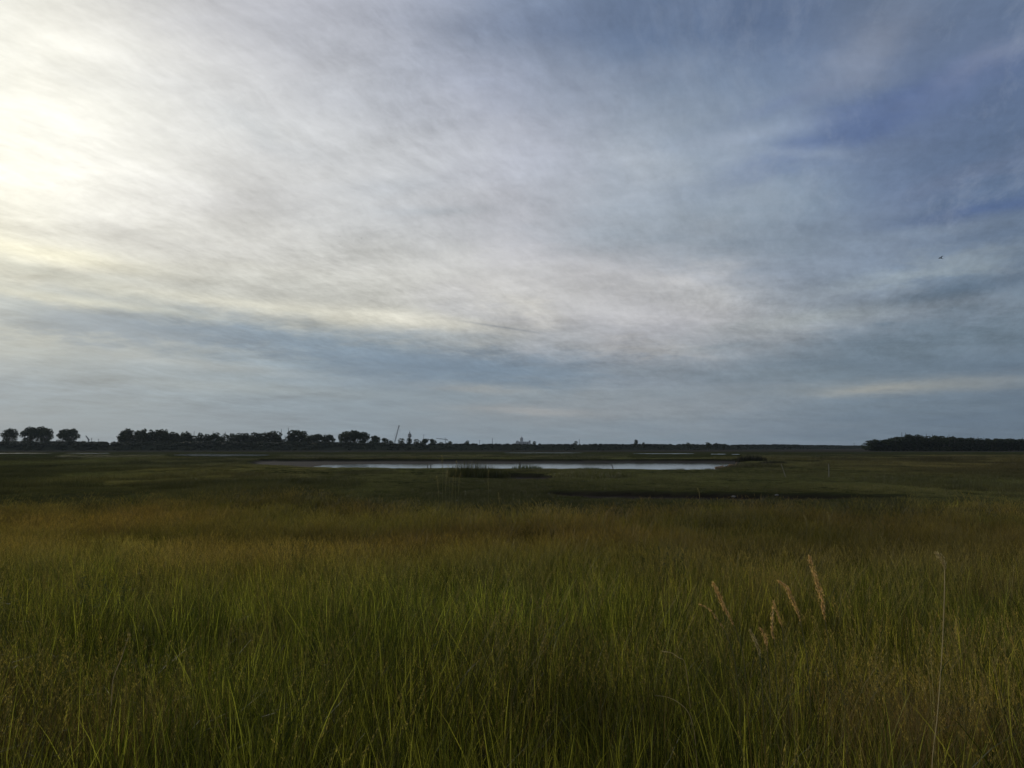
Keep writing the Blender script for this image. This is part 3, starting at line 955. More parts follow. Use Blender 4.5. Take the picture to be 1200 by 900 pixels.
def tree_proto(kind):
    """unit trees: height about 1 x 16 m; returns (crown mesh object, trunk mesh object)"""
    tr = MB(); lobes = []
    if kind == 'poplar':                # open-grown row tree: clear trunk, tall oval crown
        H = 16
        tr.tube([(0,0,-.5),(U(-.2,.2),0,4),(U(-.3,.3),U(-.2,.2),9),(0,0,14)], [.34,.27,.18,.05], 6)
        for k in range(18):
            z = 5.4 + 8.8*k/17 + U(-.4,.4); w = 1.9 * math.sin(math.pi*min(1,(z-2.5)/13.5))**.6
            q = k*2.4 + U(-.5,.5); r_ = w*U(.25,.7)
            lobes.append((r_*math.cos(q), r_*math.sin(q), z, w*U(.65,1.0), w*U(.65,1.0), U(1.3,2.1)))
            tr.tube([(0,0,z-2.2),(r_*.6*math.cos(q), r_*.6*math.sin(q), z-.8),(r_*math.cos(q), r_*math.sin(q), z)], [.10,.07,.03], 4)
        n, s = 1500, .40
    elif kind == 'broad':               # wide domed tree
        tr.tube([(0,0,-.5),(.1,0,2.5),(0,.1,5),(.2,0,8)], [.5,.42,.34,.15], 7)
        for k in range(26):
            q = k*2.4; r_ = 5.0*math.sqrt((k+.5)/26); z = 5.0 + 8.0*math.sqrt(max(0,1-(r_/6.3)**2))*(U(.1,1.0) if k%2 else U(.7,1.0))
            lobes.append((r_*math.cos(q), r_*math.sin(q), z, U(1.7,2.7), U(1.7,2.7), U(1.3,2.1)))
            tr.tube([(0,0,3.2),(r_*.5*math.cos(q), r_*.5*math.sin(q), z*.65),(r_*math.cos(q), r_*math.sin(q), z)], [.2,.13,.04], 4)
        n, s = 2200, .46
    elif kind == 'wood':                # crowded wood-edge tree, leafy to the ground
        tr.tube([(0,0,-.5),(.1,0,3),(0,.1,7),(.2,0,12)], [.4,.32,.2,.06], 6)
        for k in range(14):
            z = U(1.2, 13.5); w = 3.6*math.sqrt(max(.12, 1-((z-6.5)/9.5)**2))
            q = U(0, 6.28); r_ = w*U(.1,.75)
            lobes.append((r_*math.cos(q), r_*math.sin(q), z, w*U(.4,.7), w*U(.4,.7), U(1.3,2.3)))
            tr.tube([(0,0,max(.5,z-2)),(r_*math.cos(q), r_*math.sin(q), z)], [.1,.03], 4)
        n, s = 1300, .45
    else:                               # bush
        tr.tube([(0,0,-.3),(.1,0,1.6),(0,.1,4)], [.25,.18,.05], 5)
        for k in range(8):
            z = U(1.2, 6.2); w = 2.4*math.sqrt(max(.15, 1-((z-3)/4.4)**2))
            q = U(0, 6.28); r_ = w*U(.1,.7)
            lobes.append((r_*math.cos(q), r_*math.sin(q), z, w*U(.5,.8), w*U(.5,.8), U(.9,1.5)))
            tr.tube([(0,0,max(.3,z-1.5)),(r_*math.cos(q), r_*math.sin(q), z)], [.09,.03], 4)
        n, s = 600, .34
    cm = crown_mesh(lobes, n, s)
    zt = max(v[2] for v in cm.v); wx = max(abs(v[0]) for v in cm.v)
    c = cm.build('crown', [random.choice([MAT_TREE, MAT_TREE2])], link=False); t_ = tr.build('trunk', [MAT_BARK], link=False)
    return c.data, t_.data, zt, wx
PROTO = {k: [tree_proto(k) for _ in range(n)] for k, n in (('poplar', 6), ('broad', 4), ('wood', 6), ('bush', 4))}
made = set()
def tree(px, top, wpx, d, kind, label, cat='tree', group=None, z0=0.0, name=None):
    cm, tm, zt, wx = random.choice(PROTO[kind])
    x = (px - 600) / F * d
    hgt = EYE + (HORIZON - top) / F * d - z0
    wid = wpx / F * d / 2
    r = empty(name or {'poplar':'poplar_tree','broad':'broadleaf_tree','wood':'woodland_tree','bush':'bush'}[kind], (x, d + U(-4, 4), z0))
    r.scale = (wid / wx * (1.12 if kind == 'broad' else 1.3), wid / wx * (1.12 if kind == 'broad' else 1.3), hgt / zt)
    r.rotation_euler.z = U(0, 6.28)
    for nm, dat in (('crown', cm), ('trunk', tm)):
        o_ = bpy.data.objects.new(nm, dat); C.objects.link(o_); o_.parent = r
    tag(r, label, cat, group)
    return r

D = 785
tree(13.5, 501.5, 19, D, 'broad', 'round tree standing alone at the far left of the horizon', 'tree')
for px, tp, w, l_ in ((38, 499.5, 22, 'left and taller crown of the middle tree clump at the far left'), (48, 499, 20, 'central crown of the middle tree clump at the far left'),
                      (57, 501, 15, 'lower right crown of the middle tree clump at the far left'),
                      (73, 502, 14, 'left and slimmer tree of the third clump before the gap with small cranes'), (86, 501.5, 21, 'right and wider tree of the third clump before the gap with small cranes')):
    tree(px, tp, w, D, 'broad', l_, 'tree', 'tree clumps on the far left horizon')
ordn = ['first', 'second', 'third', 'fourth', 'fifth', 'sixth', 'seventh', 'eighth', 'ninth', 'tenth', 'eleventh', 'twelfth', 'thirteenth', 'fourteenth', 'fifteenth',
        'sixteenth', 'seventeenth', 'eighteenth', 'nineteenth', 'twentieth', 'twenty-first', 'twenty-second']
for i, px in enumerate((146, 154, 162, 170, 178.5, 187, 191.5)):
    tree(px, U(501.8, 503.6), 15 if i < 6 else 11, D, 'poplar', '%s tree from the left in the tall poplar row with light under its crowns' % ordn[i], 'tree', 'tall poplar row left of the long row')
for i, px in enumerate((200, 207.5, 214.5, 221)):
    tree(px, U(504.8, 506), 13.5, D, 'poplar', '%s tree from the left in the short poplar group between the two rows' % ordn[i], 'tree', 'short poplar group between the rows')
row = [(228,508.5),(235,508),(242,509),(249,508.5),(256,508),(263,509),(270,508.5),(277,508),(284,508.5),(291,508),(298,507.5),(305,508),(313,507),(321,505.8),(329,506),(337,505),(345,504.8),(352,506)]
for i, (px, tp) in enumerate(row):
    tree(px + U(-1,1), tp - 1.1 + U(-.3,.3), (19 if px > 312 else 16)*U(.85,1.2), D + 15, 'wood', '%s tree from the left in the long even tree row' % ordn[i], 'tree', 'long even tree row on the horizon')
for i, (px, tp) in enumerate(((364, 509), (374, 508), (384, 508.5))):
    tree(px, tp, 18, D, 'broad', '%s of three low trees closing the long row before the big round tree' % ordn[i], 'tree', 'three low trees at the end of the long row')
for px, tp, w, l_ in ((405, 504.5, 20, 'left part tree of the big round dome left of the leaning crane'), (416, 503.5, 24, 'tallest tree in the middle of the big round dome left of the crane'),
                      (427, 505.5, 17, 'right shoulder tree of the big round dome left of the crane')):
    tree(px, tp, w, D, 'broad', l_, 'tree', 'big round tree dome')
for px, tp, w, l_ in ((440, 510, 15, 'rounded lower tree just right of the big dome'), (450, 513, 12, 'small tree between the dome and the leaning crane'),
                      (458, 516, 7, 'low bush at the foot of the leaning crane'), (469, 513.5, 13, 'rounded tree right of the leaning crane'),
                      (479, 513, 9, 'tree before the foot of the tall tower'), (488, 514.5, 11, 'tree just right of the tall tower'),
                      (497, 513.5, 12, 'tree under the thin mast right of the tower'), (507, 514, 11, 'last tree of the group left of the tower crane'),
                      (519, 518, 8, 'low bush under the tower crane'), (528, 516.5, 9, 'small tree right of the tower crane'), (546.5, 516, 7, 'small bushy tree standing alone beyond the pool reeds'),
                      (625, 516.8, 7, 'dark bush in front of the pale domed building'), (673, 516.8, 7, 'lone round bush on the dike right of the pale building'),
                      (744, 515, 7, 'tallest lone tree on the dike above the pool'), (753.5, 518.3, 6, 'small bush beside the tallest lone dike tree'),
                      (807, 518.4, 7, 'low bush on the dike left of the rounded pair'), (830, 518, 8, 'wider bush of the pair on the right part of the dike'),
                      (839, 519, 7, 'narrower bush of the pair on the right part of the dike'), (849, 519.8, 6, 'last small bush before the dike runs level')):
    d_ = D if px < 640 else 860
    tree(px, tp, w, d_, 'bush', l_, 'bush' if 'bush' in l_ else 'tree')
# the wood on the right
front = []
px = 1020
def woodtop(px):
    return float(np.interp(px, [1015,1022,1040,1050,1057,1068,1080,1095,1106,1120,1140,1160,1180,1200,1260,1340], [519,514.5,514.5,512,508.5,508,510.5,509.5,511,512,512.5,513.5,513.5,514,514,514]))
i = 0
while px < 1300:
    if px < 1203:
        lab = None
        if px < 1024: lab = 'small low tree at the left tip of the dark wood'
        elif 1054 < px < 1072 : lab = 'tall tree making the highest crowns of the dark wood' 
    tree(px, woodtop(px) + U(-.3, .8), 15, 640, 'wood', lab or 'tree in the leafy front edge of the dark wood on the right', 'tree', 'front edge trees of the dark wood')
    px += 6.4
px = 1024
while px < 1310:
    tree(px, woodtop(px) + U(.2, 1.2), 17, 665, 'wood', 'tree standing behind the front edge of the dark wood on the right', 'tree', 'second rank trees of the dark wood')
    px += 9.5
px = 1022
while px < 1310:
    tree(px, woodtop(px) + U(2.5, 4), 17, 652, 'bush', 'dense bush filling the foot of the dark wood on the right', 'bush', 'bushes at the foot of the dark wood')
    px += 7.5
# a hazier tree belt beyond the dike on the right
for i, px in enumerate((1012,)):
    tree(px, 521, 9, 700, 'bush', 'low bush just left of the dark wood on the right', 'bush')

# ------------------------------------------------------------------ far skyline
def lattice(mb, a, b, w, n, r):
    a, b = Vector(a), Vector(b)
    t_ = (b - a).normalized()
    x = Vector((0,1,0)).cross(t_).normalized(); y = t_.cross(x)
    cs = [(x*sx + y*sy) * w/2 for sx, sy in ((-1,-1),(1,-1),(1,1),(-1,1))]
    for c in cs: mb.tube([a+c, b+c*.5], r, 4)
    for i in range(n):
        p, q_ = a.lerp(b, i/n), a.lerp(b, (i+1)/n)
        for k_ in range(4):
            s0 = 1-.5*i/n; s1 = 1-.5*(i+1)/n
            mb.tube([p+cs[k_]*s0, q_+cs[(k_+1)%4]*s1], r*.7, 3, cap=False)

def G(px, py, d):                 # relative to base on ground
    return at(px, py, d)
d = 1500
base = at(461, 524, d); base.z = 0
r = empty('crawler_crane', base)
def rel(px, py, d, b): return at(px, py, d) - b
mb = MB(); lattice(mb, (0,0,2.5), rel(467.6, 498.5, d, base), 1.9, 14, .24); mb.build('boom', MAT_STEEL, r)
mb = MB(); mb.tube([rel(467.6,498.5,d,base), rel(468.3,499.3,d,base)], .5, 6); mb.tube([rel(468.3,499.3,d,base), rel(468.3,507,d,base)], .12, 3); mb.build('hoist_cable', MAT_STEEL, r)
mb = MB(); mb.box((0,0,2.6), (6,3.5,2.4)); mb.box((-3.4,0,3.0), (2,3.4,2)); mb.build('cab', MAT_STEEL, r)
mb = MB(); mb.box((0,-2,.6), (7,.9,1.2)); mb.box((0,2,.6), (7,.9,1.2)); mb.build('tracks', MAT_DARKWOOD, r)
mb = MB(); mb.tube([(-3.5,0,4), rel(463.5,507,d,base)], .12, 3); mb.build('stay_cable', MAT_STEEL, r)
tag(r, 'crawler crane with its long lattice boom leaning right above the trees', 'crane')

d = 2300
base = at(480, 524, d); base.z = 0
r = empty('observation_tower', base)
top = rel(480, 504.5, d, base).z
mb = MB(); mb.lathe([(3.4,0),(2.6,top*.3),(2.3,top*.62)], 12); mb.build('shaft', MAT_CONCRETE, r)
mb = MB(); mb.lathe([(2.3,top*.6),(5.2,top*.66),(5.4,top*.70),(4.4,top*.74),(4.6,top*.80),(3.0,top*.83)], 14); mb.build('gallery', MAT_CONCRETE, r)
mb = MB(); mb.lathe([(1.6,top*.82),(1.4,top*.92),(.5,top*.93),(.4,top)], 8); mb.build('antenna', MAT_STEEL, r)
tag(r, 'tall tower with a bulging gallery head right of the leaning crane', 'tower')

d = 2300
base = at(522, 524, d); base.z = 0
r = empty('tower_crane', base)
mb = MB(); lattice(mb, (0,0,0), rel(522, 515.0, d, base), 2.2, 12, .3); mb.build('mast', MAT_STEEL, r)
mb = MB(); lattice(mb, rel(524, 515.2, d, base), rel(511, 513.6, d, base), 1.9, 14, .28); mb.build('jib', MAT_STEEL, r)
mb = MB(); p_ = rel(524, 515.6, d, base); mb.box(p_, (3.2,2.4,2.6)); mb.build('counterweight', MAT_CONCRETE, r)
mb = MB(); p_ = rel(522, 512.8, d, base); mb.tube([rel(522,515,d,base), p_], .5, 4); mb.tube([p_, rel(514,514,d,base)], .15, 3); mb.build('apex', MAT_STEEL, r)
tag(r, 'tower crane with a nearly level jib reaching left over low bushes', 'crane')

def mast(px, top, d, label, arms=0, name='radio_mast'):
    base = at(px, 524, d); base.z = 0
    r = empty(name, base)
    t_ = rel(px, top, d, base).z
    mb = MB(); mb.tube([(0,0,0),(0,0,t_)], [.9*d/2300,.45*d/2300], 5); mb.build('pole', MAT_STEEL, r)
    mb = MB()
    for k_ in range(arms + 1):
        mb = MB(); mb.box((0, 0, t_*(.94-.1*k_)), (3.2*d/2300, .5, .6)); mb.build('cross_arm', MAT_STEEL, r)
    tag(r, label, 'mast')
mast(496.5, 509, 2300, 'thin mast rising above the trees between tower and tower crane', 0)
mast(562, 515.5, 2300, 'faint mast left of the taller faint mast beyond the dike', 0)
mast(577, 513.5, 2300, 'taller faint mast beyond the dike left of the pale building', 1)
mast(679, 514.5, 2600, 'faint mast just right of the lone round bush on the dike', 0)
mast(1001, 519.3, 1900, 'small pole on the dike just left of the dark wood', 0)
mast(115, 514.5, 1500, 'right one of the thin poles in the gap before the poplars', 0)
mast(107, 513, 1500, 'middle one of the thin poles in the gap before the poplars', 1)

base = at(103, 524, 1500); base.z = 0
r = empty('harbour_crane', base)
mb = MB(); lattice(mb, (0,0,0), rel(104,515,1500,base), 2.6, 8, .3); mb.build('mast', MAT_STEEL, r)
mb = MB(); lattice(mb, rel(104.5,516,1500,base), rel(100.5,510.5,1500,base), 1.6, 8, .25); mb.build('boom', MAT_STEEL, r)
tag(r, 'small harbour crane with its boom raised left in the gap before the poplars', 'crane')

d = 3200
base = at(612, 524, d); base.z = 0
r = empty('domed_building', base)
S = d / F
def zz(py): return EYE + (HORIZON - py) * S
mb = MB(); mb.box((0,0,zz(517.5)/2), (15*S, 20, zz(517.5))); mb.build('main_block', MAT_PALEMETAL, r)
mb = MB(); mb.box((8.6*S,0,zz(516.2)/2), (2.2*S, 16, zz(516.2))); mb.build('side_tower', MAT_PALEMETAL, r)
mb = MB(); mb.box((-5.5*S,0,zz(516.6)/2), (3.0*S, 17, zz(516.6))); mb.build('side_block', MAT_PALEMETAL, r)
z0 = zz(517.4); z1 = zz(514.3); z2 = zz(512.0)
mb = MB(); mb.lathe([(1.9*S,z0),(1.9*S,z1),(1.7*S,z1+(z2-z1)*.45),(1.0*S,z1+(z2-z1)*.85),(.25*S,z2),(.1*S,z2+3)], 14, o=(-.8*S,0,0)); mb.build('dome', MAT_PALEMETAL, r)
for k_ in range(6):
    mb = MB(); mb.box(((-6+2.4*k_)*S, -10.1, zz(519.2)), (.9*S, .3, 1.6*S)); mb.build('window', MAT_GLASS, r)
tag(r, 'pale hazy industrial building with a central domed tower beyond the dike', 'building')

# ------------------------------------------------------------------ posts, stakes, debris at the pool
def hz(x, y): return float(height(np.array([x]), np.array([y]))[0])
def stake(px0, py0, px1, py1, d, rad, mat, label, name='marker_post', cat='post'):
    a = at(px1, py1, d); b = at(px0, py0, d)
    g = hz(a.x, d)
    r = empty(name, (a.x, d, g))
    dirv = (b - a); 
    foot = Vector((a.x - dirv.x*.2, d, g - .15))
    mb = MB()
    o0 = Vector((a.x, d, g))
    pts = [foot - o0, (foot*.5 + b*.5) + Vector((rad*.3,0,0)) - o0, b - o0]
    mb.tube(pts, [rad*1.1, rad, rad*.85], 8)
    mb.build('shaft', mat, r)
    mb = MB(); q_ = (b - foot).normalized(); e = b - o0
    mb.tube([e, e + q_*rad*.9], [rad*.85, rad*.35], 8); mb.build('worn_top', mat, r)
    tag(r, label, cat)
stake(915.5, 544, 920.5, 560.5, 82, .036, MAT_WOOD, 'thin pale post leaning left on the marsh right of the pool')
stake(971, 544, 971.3, 560.5, 82, .05, MAT_WOOD, 'thin pale upright post on the marsh, right of the leaning one')
stake(716.5, 544, 719, 551.5, 108, .05, MAT_DARKWOOD, 'dark leaning stake at the near edge of the pool')
stake(609, 541, 609.5, 549.5, 112, .08, MAT_DARKWOOD, 'short dark stake in the grassy hump on the near pool edge')
stake(501, 544.5, 501.3, 548, 117, .06, MAT_DARKWOOD, 'left one of two stubby dark stakes on the left pool edge')
stake(504.5, 544, 504.8, 548, 118, .06, MAT_DARKWOOD, 'right one of two stubby dark stakes on the left pool edge')

def log(px, py, d, length, rad, rz, label):
    p = at(px, py, d)
    mb = MB()
    n_ = 6
    pts = [Vector((length*(k_/n_-.5)*math.cos(rz), length*(k_/n_-.5)*math.sin(rz), rad + .08*math.sin(k_*1.3))) for k_ in range(n_+1)]
    mb.tube(pts, [rad*(1-.08*k_)*U(.85,1.15) for k_ in range(n_+1)], 8)
    r = empty('driftwood_log', (p.x, d, hz(p.x, d) - .05))
    mb.build('trunk', MAT_DRIFT, r)
    mb = MB(); mb.tube([pts[3], pts[3]+Vector((.3,.1,.45)), pts[3]+Vector((.45,.1,.7))], [rad*.5,rad*.3,rad*.12], 6); mb.build('branch_stub', MAT_DRIFT, r)
    tag(r, label, 'driftwood')
log(845, 546, 136, 2.2, .22, .3, 'leftmost brown driftwood log at the right end of the pool')
log(852, 545, 139, 2.8, .26, -.2, 'thickest brown driftwood log at the right end of the pool')
log(861, 546, 137, 1.8, .18, .1, 'rightmost and smallest driftwood log at the right end of the pool')

def stone(px, d, s, label):
    x = (px - 600) / F * d
    mb = MB(); n_, m2 = 8, 5
    vs = []
    for j in range(1, m2):
        for k_ in range(n_):
            a_, e_ = 6.283*k_/n_, math.pi*j/m2
            q_ = U(.82, 1.15)
            vs.append((s*1.4*math.sin(e_)*math.cos(a_)*q_, s*math.sin(e_)*math.sin(a_)*q_, s*.7*math.cos(e_)*q_+s*.3))
    vs += [(0,0,s), (0,0,-s*.3)]
    fs = [(j*n_+k_, (j+1)*n_+k_, (j+1)*n_+(k_+1)%n_, j*n_+(k_+1)%n_) for j in range(m2-2) for k_ in range(n_)]
    fs += [(len(vs)-2, k_, (k_+1)%n_) for k_ in range(n_)] + [(len(vs)-1, (m2-2)*n_+(k_+1)%n_, (m2-2)*n_+k_) for k_ in range(n_)]
    o_ = mesh_obj('pale_stone', vs, fs, MAT_STONE, loc=(x, d, hz(x, d)), smooth=True)
    tag(o_, label, 'stone')
stone(891, 51.5, .11, 'pale stone in the muddy creek, the brightest, right of the others')
stone(866, 50.5, .12, 'flat pale stone in the muddy creek left of the brightest one')
stone(858, 54.5, .10, 'small pale stone under the far lip of the muddy creek')
stone(908, 54.0, .10, 'small pale stone under the creek lip farthest right')

# ------------------------------------------------------------------ single plants
def rush_clump(px, d, wid, h, n, label, mat=None, name='rush_clump', cat='rushes', lean=.3, w=.02):
    x = (px - 600) / F * d; w = max(w, d * .00042)
    mb = MB()
    for _ in range(n):
        r_, q_ = math.sqrt(random.random()), U(0, 6.28)
        fall = 1 - .45*r_**2
        mb.blade((r_*wid/2*math.cos(q_), r_*min(wid*.3, 1.6)*math.sin(q_), -.05), U(0,3.14), h*U(.55,1)*fall, w*U(.6,1.3), U(.05,lean), U(0,6.28), 3, 0, random.random(), U(0,.2))
    o_ = mb.build(name, [mat or MAT_RUSH], loc=(x, d, hz(x, d)))
    tag(o_, label, cat)
rush_clump(553, 82, 4.8, 2.3, 850, 'large dark rush clump left of the small creek before the pool')
rush_clump(578, 80, 3.4, 1.5, 650, 'lower dark rush clump trailing right from the large one')
rush_clump(618, 112, 4.4, .95, 400, 'grassy hump round the short stake on the near pool edge', MAT_WEED, 'grass_tussock', 'tussock')
rush_clump(690, 110, 3.8, .65, 360, 'long low tussock on the near pool edge left of the leaning stake', MAT_WEED, 'grass_tussock', 'tussock')
rush_clump(903, 47, 1.8, .75, 500, 'dark green bushy rush clump below the muddy creek', lean=.5)
rush_clump(90, 64, 4.8, .85, 700, 'dark mound of rushes at the left behind the golden grass')
rush_clump(14, 72, 4.2, .75, 500, 'dark rushes at the left edge of the marsh')
rush_clump(1126, 58, 3.0, .60, 500, 'dark rush patch on the marsh at the right')
rush_clump(1083, 68, 1.2, .6, 200, 'small dark rush clump left of the dark patch at the right')
rush_clump(879, 168, 6.5, 2.2, 900, 'dark shaded overhang of the cut bank right of the pool, made of black blades', MAT_BANKSHADE)  # blades coloured black to draw the shade under the bank overhang
rush_clump(905, 150, 5, .9, 500, 'lower dark shade trailing right from the cut bank, made of black blades', MAT_BANKSHADE)
rush_clump(150, 76, 4.0, .45, 350, 'low dark rush streak in the left marsh')
rush_clump(1180, 60, 3.6, .5, 380, 'low dark rush streak at the right edge of the marsh')

def plume(pts_px, d, label, head, thick=.012, mat=None, stem_r=.0022, n=150, name='reed_plume', leafn=2, drift=0.0, cat='reed'):
    """a single seeding reed: head = how many of the first points carry the plume"""
    wp = [at(p[0], p[1], d + drift*i) for i, p in enumerate(pts_px)]
    last = wp[-1]
    gy = d
    gx = last.x + (last.x - wp[-2].x) * .6
    gz = hz(gx, gy)
    base = Vector((gx, gy, gz))
    chain = wp[:]
    if last.z > gz + .05: chain.append(base)
    r = empty(name, base)
    loc = [p - base for p in chain]
    # smooth the chain
    sm = []
    for i in range(len(loc) - 1):
        p0 = loc[max(i-1,0)]; p1 = loc[i]; p2 = loc[i+1]; p3 = loc[min(i+2, len(loc)-1)]
        for k_ in range(4):
            t_ = k_/4
            sm.append(.5*((2*p1)+(p2-p0)*t_+(2*p0-5*p1+4*p2-p3)*t_*t_+(3*p1-p0-3*p2+p3)*t_**3))
    sm.append(loc[-1])
    mb = MB(); mb.tube(sm, [stem_r*(.4+.6*min(1,i/8)) for i in range(len(sm))], 5, 0, True, .6); mb.build('stem', [MAT_OLIVE if name in ('pool_reed', 'tall_grass_stem', 'reed_plume') else MAT_STRAW], r)
    mb = MB(); hd = sm[:max(head*4-3, 3)]
    for _ in range(n):
        t_ = random.random()*(len(hd)-1.001); i = int(t_); p = hd[i].lerp(hd[i+1], t_-i)
        tt = t_/(len(hd)-1); wdt = thick*math.sin(math.pi*min(1,.12+.86*tt))**.8
        dn = (hd[i] - hd[i+1]).normalized()
        c = p + Vector((random.gauss(0,.6), random.gauss(0,.6), random.gauss(0,.4)))*wdt
        v_ = (dn + Vector((U(-.6,.6),U(-.6,.6),U(-.3,.3)))).normalized()*U(.006,.013)
        u_ = Vector((U(-1,1),U(-1,1),U(-.3,.3))).normalized()*U(.0012,.0028)
        mb.add([c-v_, c+u_, c+v_, c-u_], [(0,1,2,3)], 0, random.random())
    mb.build('plume', [mat or MAT_PLUME], r)
    for k_ in range(leafn):
        i = int(len(sm)*(.62+.14*k_)); p = sm[min(i, len(sm)-2)]
        mb = MB(); mb.blade(tuple(p), U(0,3), U(.14,.24), .006, U(.6,1.2), U(0,6.28), 5, 0, .4, .35); mb.build('leaf', [MAT_WEED], r)
    tag(r, label, cat)
g_ = 'tawny plumes in the grass at the right'
plume([(948,652),(956,678),(963,704),(967,727),(975,770),(984,800),(990,845)], 4.5, 'tallest tawny plume curving left above the grass at the right', 4, .0125, n=420)
plume([(913,681),(923,690),(930,707),(938,728),(946,775),(950,830)], 4.4, 'tawny plume hooked left beside the tallest one', 4, .0105, n=300)
plume([(836,683),(842,697),(849,713),(860,733),(870,765),(876,820)], 4.3, 'thick tawny plume leaning left, leftmost of the tall ones', 4, .010, n=280)
plume([(819,708),(831,714),(839,724),(849,739),(860,770),(866,820)], 4.2, 'thin plume bent far left beside the thick leaning one', 4, .006, n=90)
plume([(879,738),(883,747),(887,757),(890,768),(893,800),(895,850)], 4.0, 'short pale yellow plume low in the grass between the tawny ones', 4, .009, MAT_STRAW, n=110)
plume([(891,736),(896,744),(898,752),(899,762),(902,800),(903,850)], 4.1, 'short reddish plume right of the pale yellow one', 4, .008, n=120)
plume([(907,704),(905,722),(905,740),(908,755),(910,800),(912,850)], 4.25, 'slender upright plume left of the hooked one', 4, .007, n=110)
plume([(906,705),(910,716),(914,728),(917,738),(922,790),(925,850)], 4.3, 'slender plume forking right from the upright one', 4, .005, n=80)
plume([(1097,648),(1103,656),(1107,668),(1106,720),(1103,780),(1098,845),(1092,905)], 3.3, 'single tall pale stem with a ragged head standing at the right', 3, .010, MAT_STRAW, .0018, 110, 'tall_dry_stem')
plume([(152,742),(147,757),(141,775),(134,792),(131,815)], 4.3, 'bent pale dead stem in the brown grass at the left', 1, .004, MAT_STRAW, .0026, 12, 'dead_stem', 0)
plume([(775,763),(786,765),(796,771),(803,779),(809,830)], 4.7, 'pale arching stem tip in the green grass right of centre', 3, .006, MAT_STRAW, .0016, 50, 'dead_stem', 0)
plume([(768,815),(782,817),(796,824),(808,838),(815,870)], 4.0, 'pale arching blade low in the grass right of centre', 1, .003, MAT_OLIVE, .0015, 10, 'dead_stem', 0)
# reeds standing against the pool
for pxr, top, lean_, lab in ((518.5, 533, -1, 'tallest straw reed standing against the pool water'), (522.5, 552, 2, 'shorter straw reed just right of the tallest pool reed'), (526.5, 545, -2, 'straw reed in the middle of the reeds against the pool'),
                 (530, 558, 2, 'low reed right of the middle pool reed'), (534, 540, 1, 'second tallest straw reed against the pool'), (537.5, 553, 3, 'rightmost straw reed of those before the dark rushes'),
                 (514, 558, -3, 'leftmost low reed of those against the pool'), (572, 551, 1, 'pale reed before the lower dark rushes')):
    plume([(pxr+lean_*.8,top),(pxr+lean_*.5+U(-.4,.4),top+5),(pxr+lean_*.25+U(-.4,.4),top+12),(pxr+U(-.6,.6),top+24),(pxr+U(-1,1),596)], 27 + U(-1,1), lab, 4, .045, MAT_REED, .0050, 260, 'pool_reed', 0)
for pxr, top, dd, lab in ((820, 572, 20, 'taller grass stem by the left part of the muddy creek'), (972, 600, 14, 'tall grass stem below the upright post'), (945, 604, 15, 'pale crooked grass stem below the leaning post'),
                      (1148, 585, 20, 'tall seeding stem before the right marsh'), (585, 577, 24, 'tall stem in the golden grass under the dark rushes'), (1172, 590, 18, 'pale seeding stem near the right edge of the golden grass')):
    plume([(pxr-U(1,3),top),(pxr-U(.3,1),top+5),(pxr+U(-.3,.3),top+12),(pxr+U(-.5,.8),top+26),(pxr+.6,top+45)], dd, lab, 3, .020, MAT_REED, .0024, 170, 'tall_grass_stem', 0)

def weed(px, py, d, rad, h, n, label, flower=False):
    p = at(px, py, d); g = hz(p.x, d)
    r = empty('leafy_weed', (p.x, d, g))
    sm_, lf = MB(), MB()
    top = p.z - g
    for _ in range(n):
        q_ = U(0,6.28); rr = rad*math.sqrt(random.random())
        tip = Vector((rr*math.cos(q_), rr*math.sin(q_), top*U(.75,1.0)))
        b0 = Vector((tip.x*.3, tip.y*.3, -.03)); md = b0.lerp(tip, .5) + Vector((tip.x*.2, tip.y*.2, .03))
        sm_.tube([b0, md, tip], [.0025,.002,.001], 3, 0, False, .5)
        for k_ in range(14):
            t_ = U(.3,1); c = b0.lerp(tip, t_) + Vector((U(-1,1),U(-1,1),U(-1,1)))*.02
            a = Vector((U(-1,1),U(-1,1),U(-.4,.6))).normalized()*U(.012,.024); b_ = a.cross(Vector((U(-1,1),U(-1,1),1))).normalized()*U(.004,.008)
            lf.add([c-a, c+b_, c+a, c-b_], [(0,1,2,3)], 0, random.random())
    sm_.build('stem', [MAT_WEED], r); lf.build('foliage', [MAT_WEED], r)
    tag(r, label, 'weed')
weed(1165, 815, 4.6, .33, .4, 40, 'greyish leafy weed patch in the lower right corner of the grass')
weed(345, 632, 15.5, .6, .6, 46, 'leafy weed with small pale tips in the golden grass left of centre')
weed(775, 612+22, 12.5, .5, .5, 30, 'low leafy weed in the grass right of centre')
weed(128, 672, 9.5, .45, .5, 36, 'dark leafy weed in the green grass at the left')
weed(5, 690, 9.0, .4, .5, 30, 'leafy weed at the left edge of the grass')
weed(1015, 790, 5.0, .25, .4, 26, 'small leafy weed left of the tall pale stem')

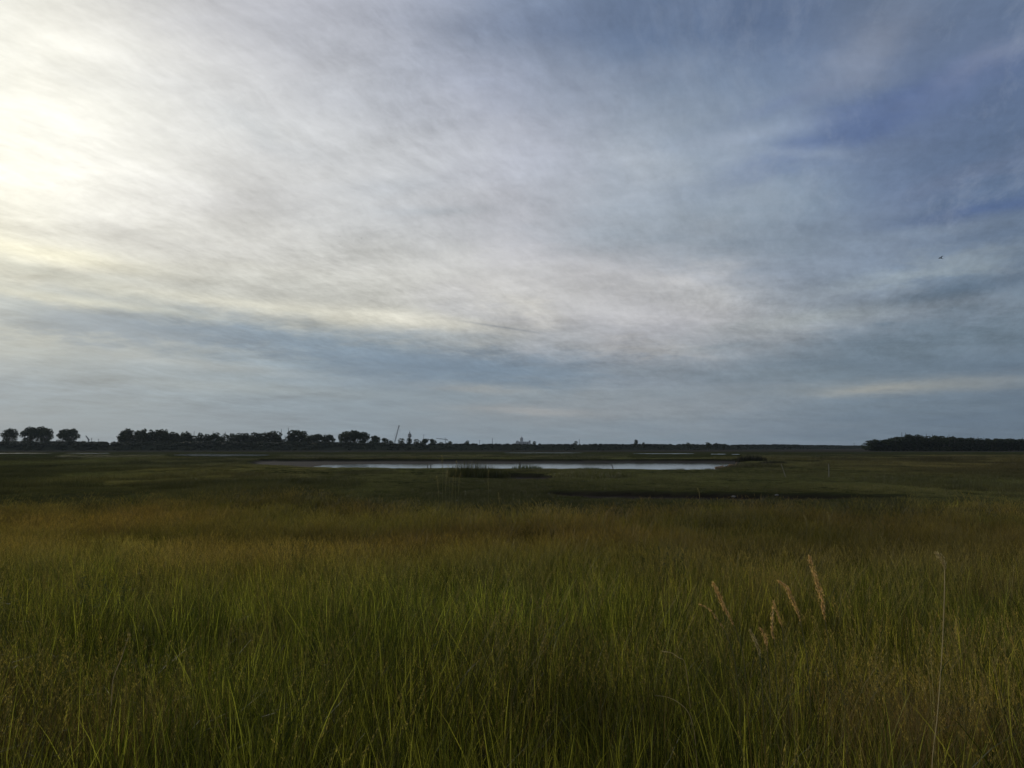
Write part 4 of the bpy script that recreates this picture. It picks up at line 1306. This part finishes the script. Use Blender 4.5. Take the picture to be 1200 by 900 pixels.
# ------------------------------------------------------------------ birds
def bird(px, py, d, span, label, bank=0.3):
    p = at(px, py, d)
    mb = MB()
    s = span / 2
    # one continuous body: rings from beak to tail
    rings = [(.46,.005),(.38,.045),(.28,.06),(.12,.085),(-.10,.08),(-.30,.045),(-.42,.02)]
    n_ = 8; vs = []
    for y_, r_ in rings:
        for k_ in range(n_):
            a_ = 6.283*k_/n_; vs.append((math.cos(a_)*r_*s*1.6, y_*s*1.5, math.sin(a_)*r_*s*1.5))
    fs = [(i*n_+k_, i*n_+(k_+1)%n_, (i+1)*n_+(k_+1)%n_, (i+1)*n_+k_) for i in range(len(rings)-1) for k_ in range(n_)]
    mb.add(vs, fs)
    for sx in (-1, 1):
        w = [(sx*.08*s,.22*s,.03*s),(sx*.45*s,.30*s,.20*s),(sx*1.0*s,-.08*s,.30*s),(sx*.45*s,-.02*s,.16*s),(sx*.08*s,-.16*s,.02*s)]
        w2 = [(a,b,c+.02*s) for a,b,c in w]
        mb.add(w + w2, [(0,1,3,4),(1,2,3),(5,6,8,9),(6,7,8),(0,1,6,5),(1,2,7,6),(2,3,8,7),(3,4,9,8)])
    mb.add([(-.05*s,-.55*s,0),(.05*s,-.55*s,0),(.16*s,-.95*s,.01*s),(0,-.82*s,.01*s),(-.16*s,-.95*s,.01*s)], [(0,1,2,3,4)])
    o_ = mb.build('bird', [MAT_BIRD], loc=p, smooth=False)
    o_.rotation_euler = (.2, bank, 1.9)
    tag(o_, label, 'bird')
bird(1102.5, 302.5, 52, .42, 'dark bird flying in the cloudy sky at the right')
bird(398, 277, 260, .55, 'left one of two tiny far birds below the bright cloud', .1)
bird(423.5, 279, 260, .6, 'right one of two tiny far birds below the bright cloud', -.2)

# ------------------------------------------------------------------ haze
HAZE = 0.00004
if HAZE > 0:
    mb = MB(); mb.box((0, 3300, 24.2), (14400, 7500, 51.6))
    m, t, out = new_mat('thin_haze')
    v = t.nodes.new('ShaderNodeVolumePrincipled')
    v.inputs['Color'].default_value = (0.72, 0.86, 0.98, 1)
    v.inputs['Density'].default_value = HAZE
    v.inputs['Anisotropy'].default_value = 0.2
    t.links.new(v.outputs[0], out.inputs['Volume'])
    o = mb.build('haze', [m])
    tag(o, 'thin pale haze lying over the whole marsh', 'haze', kind='stuff')
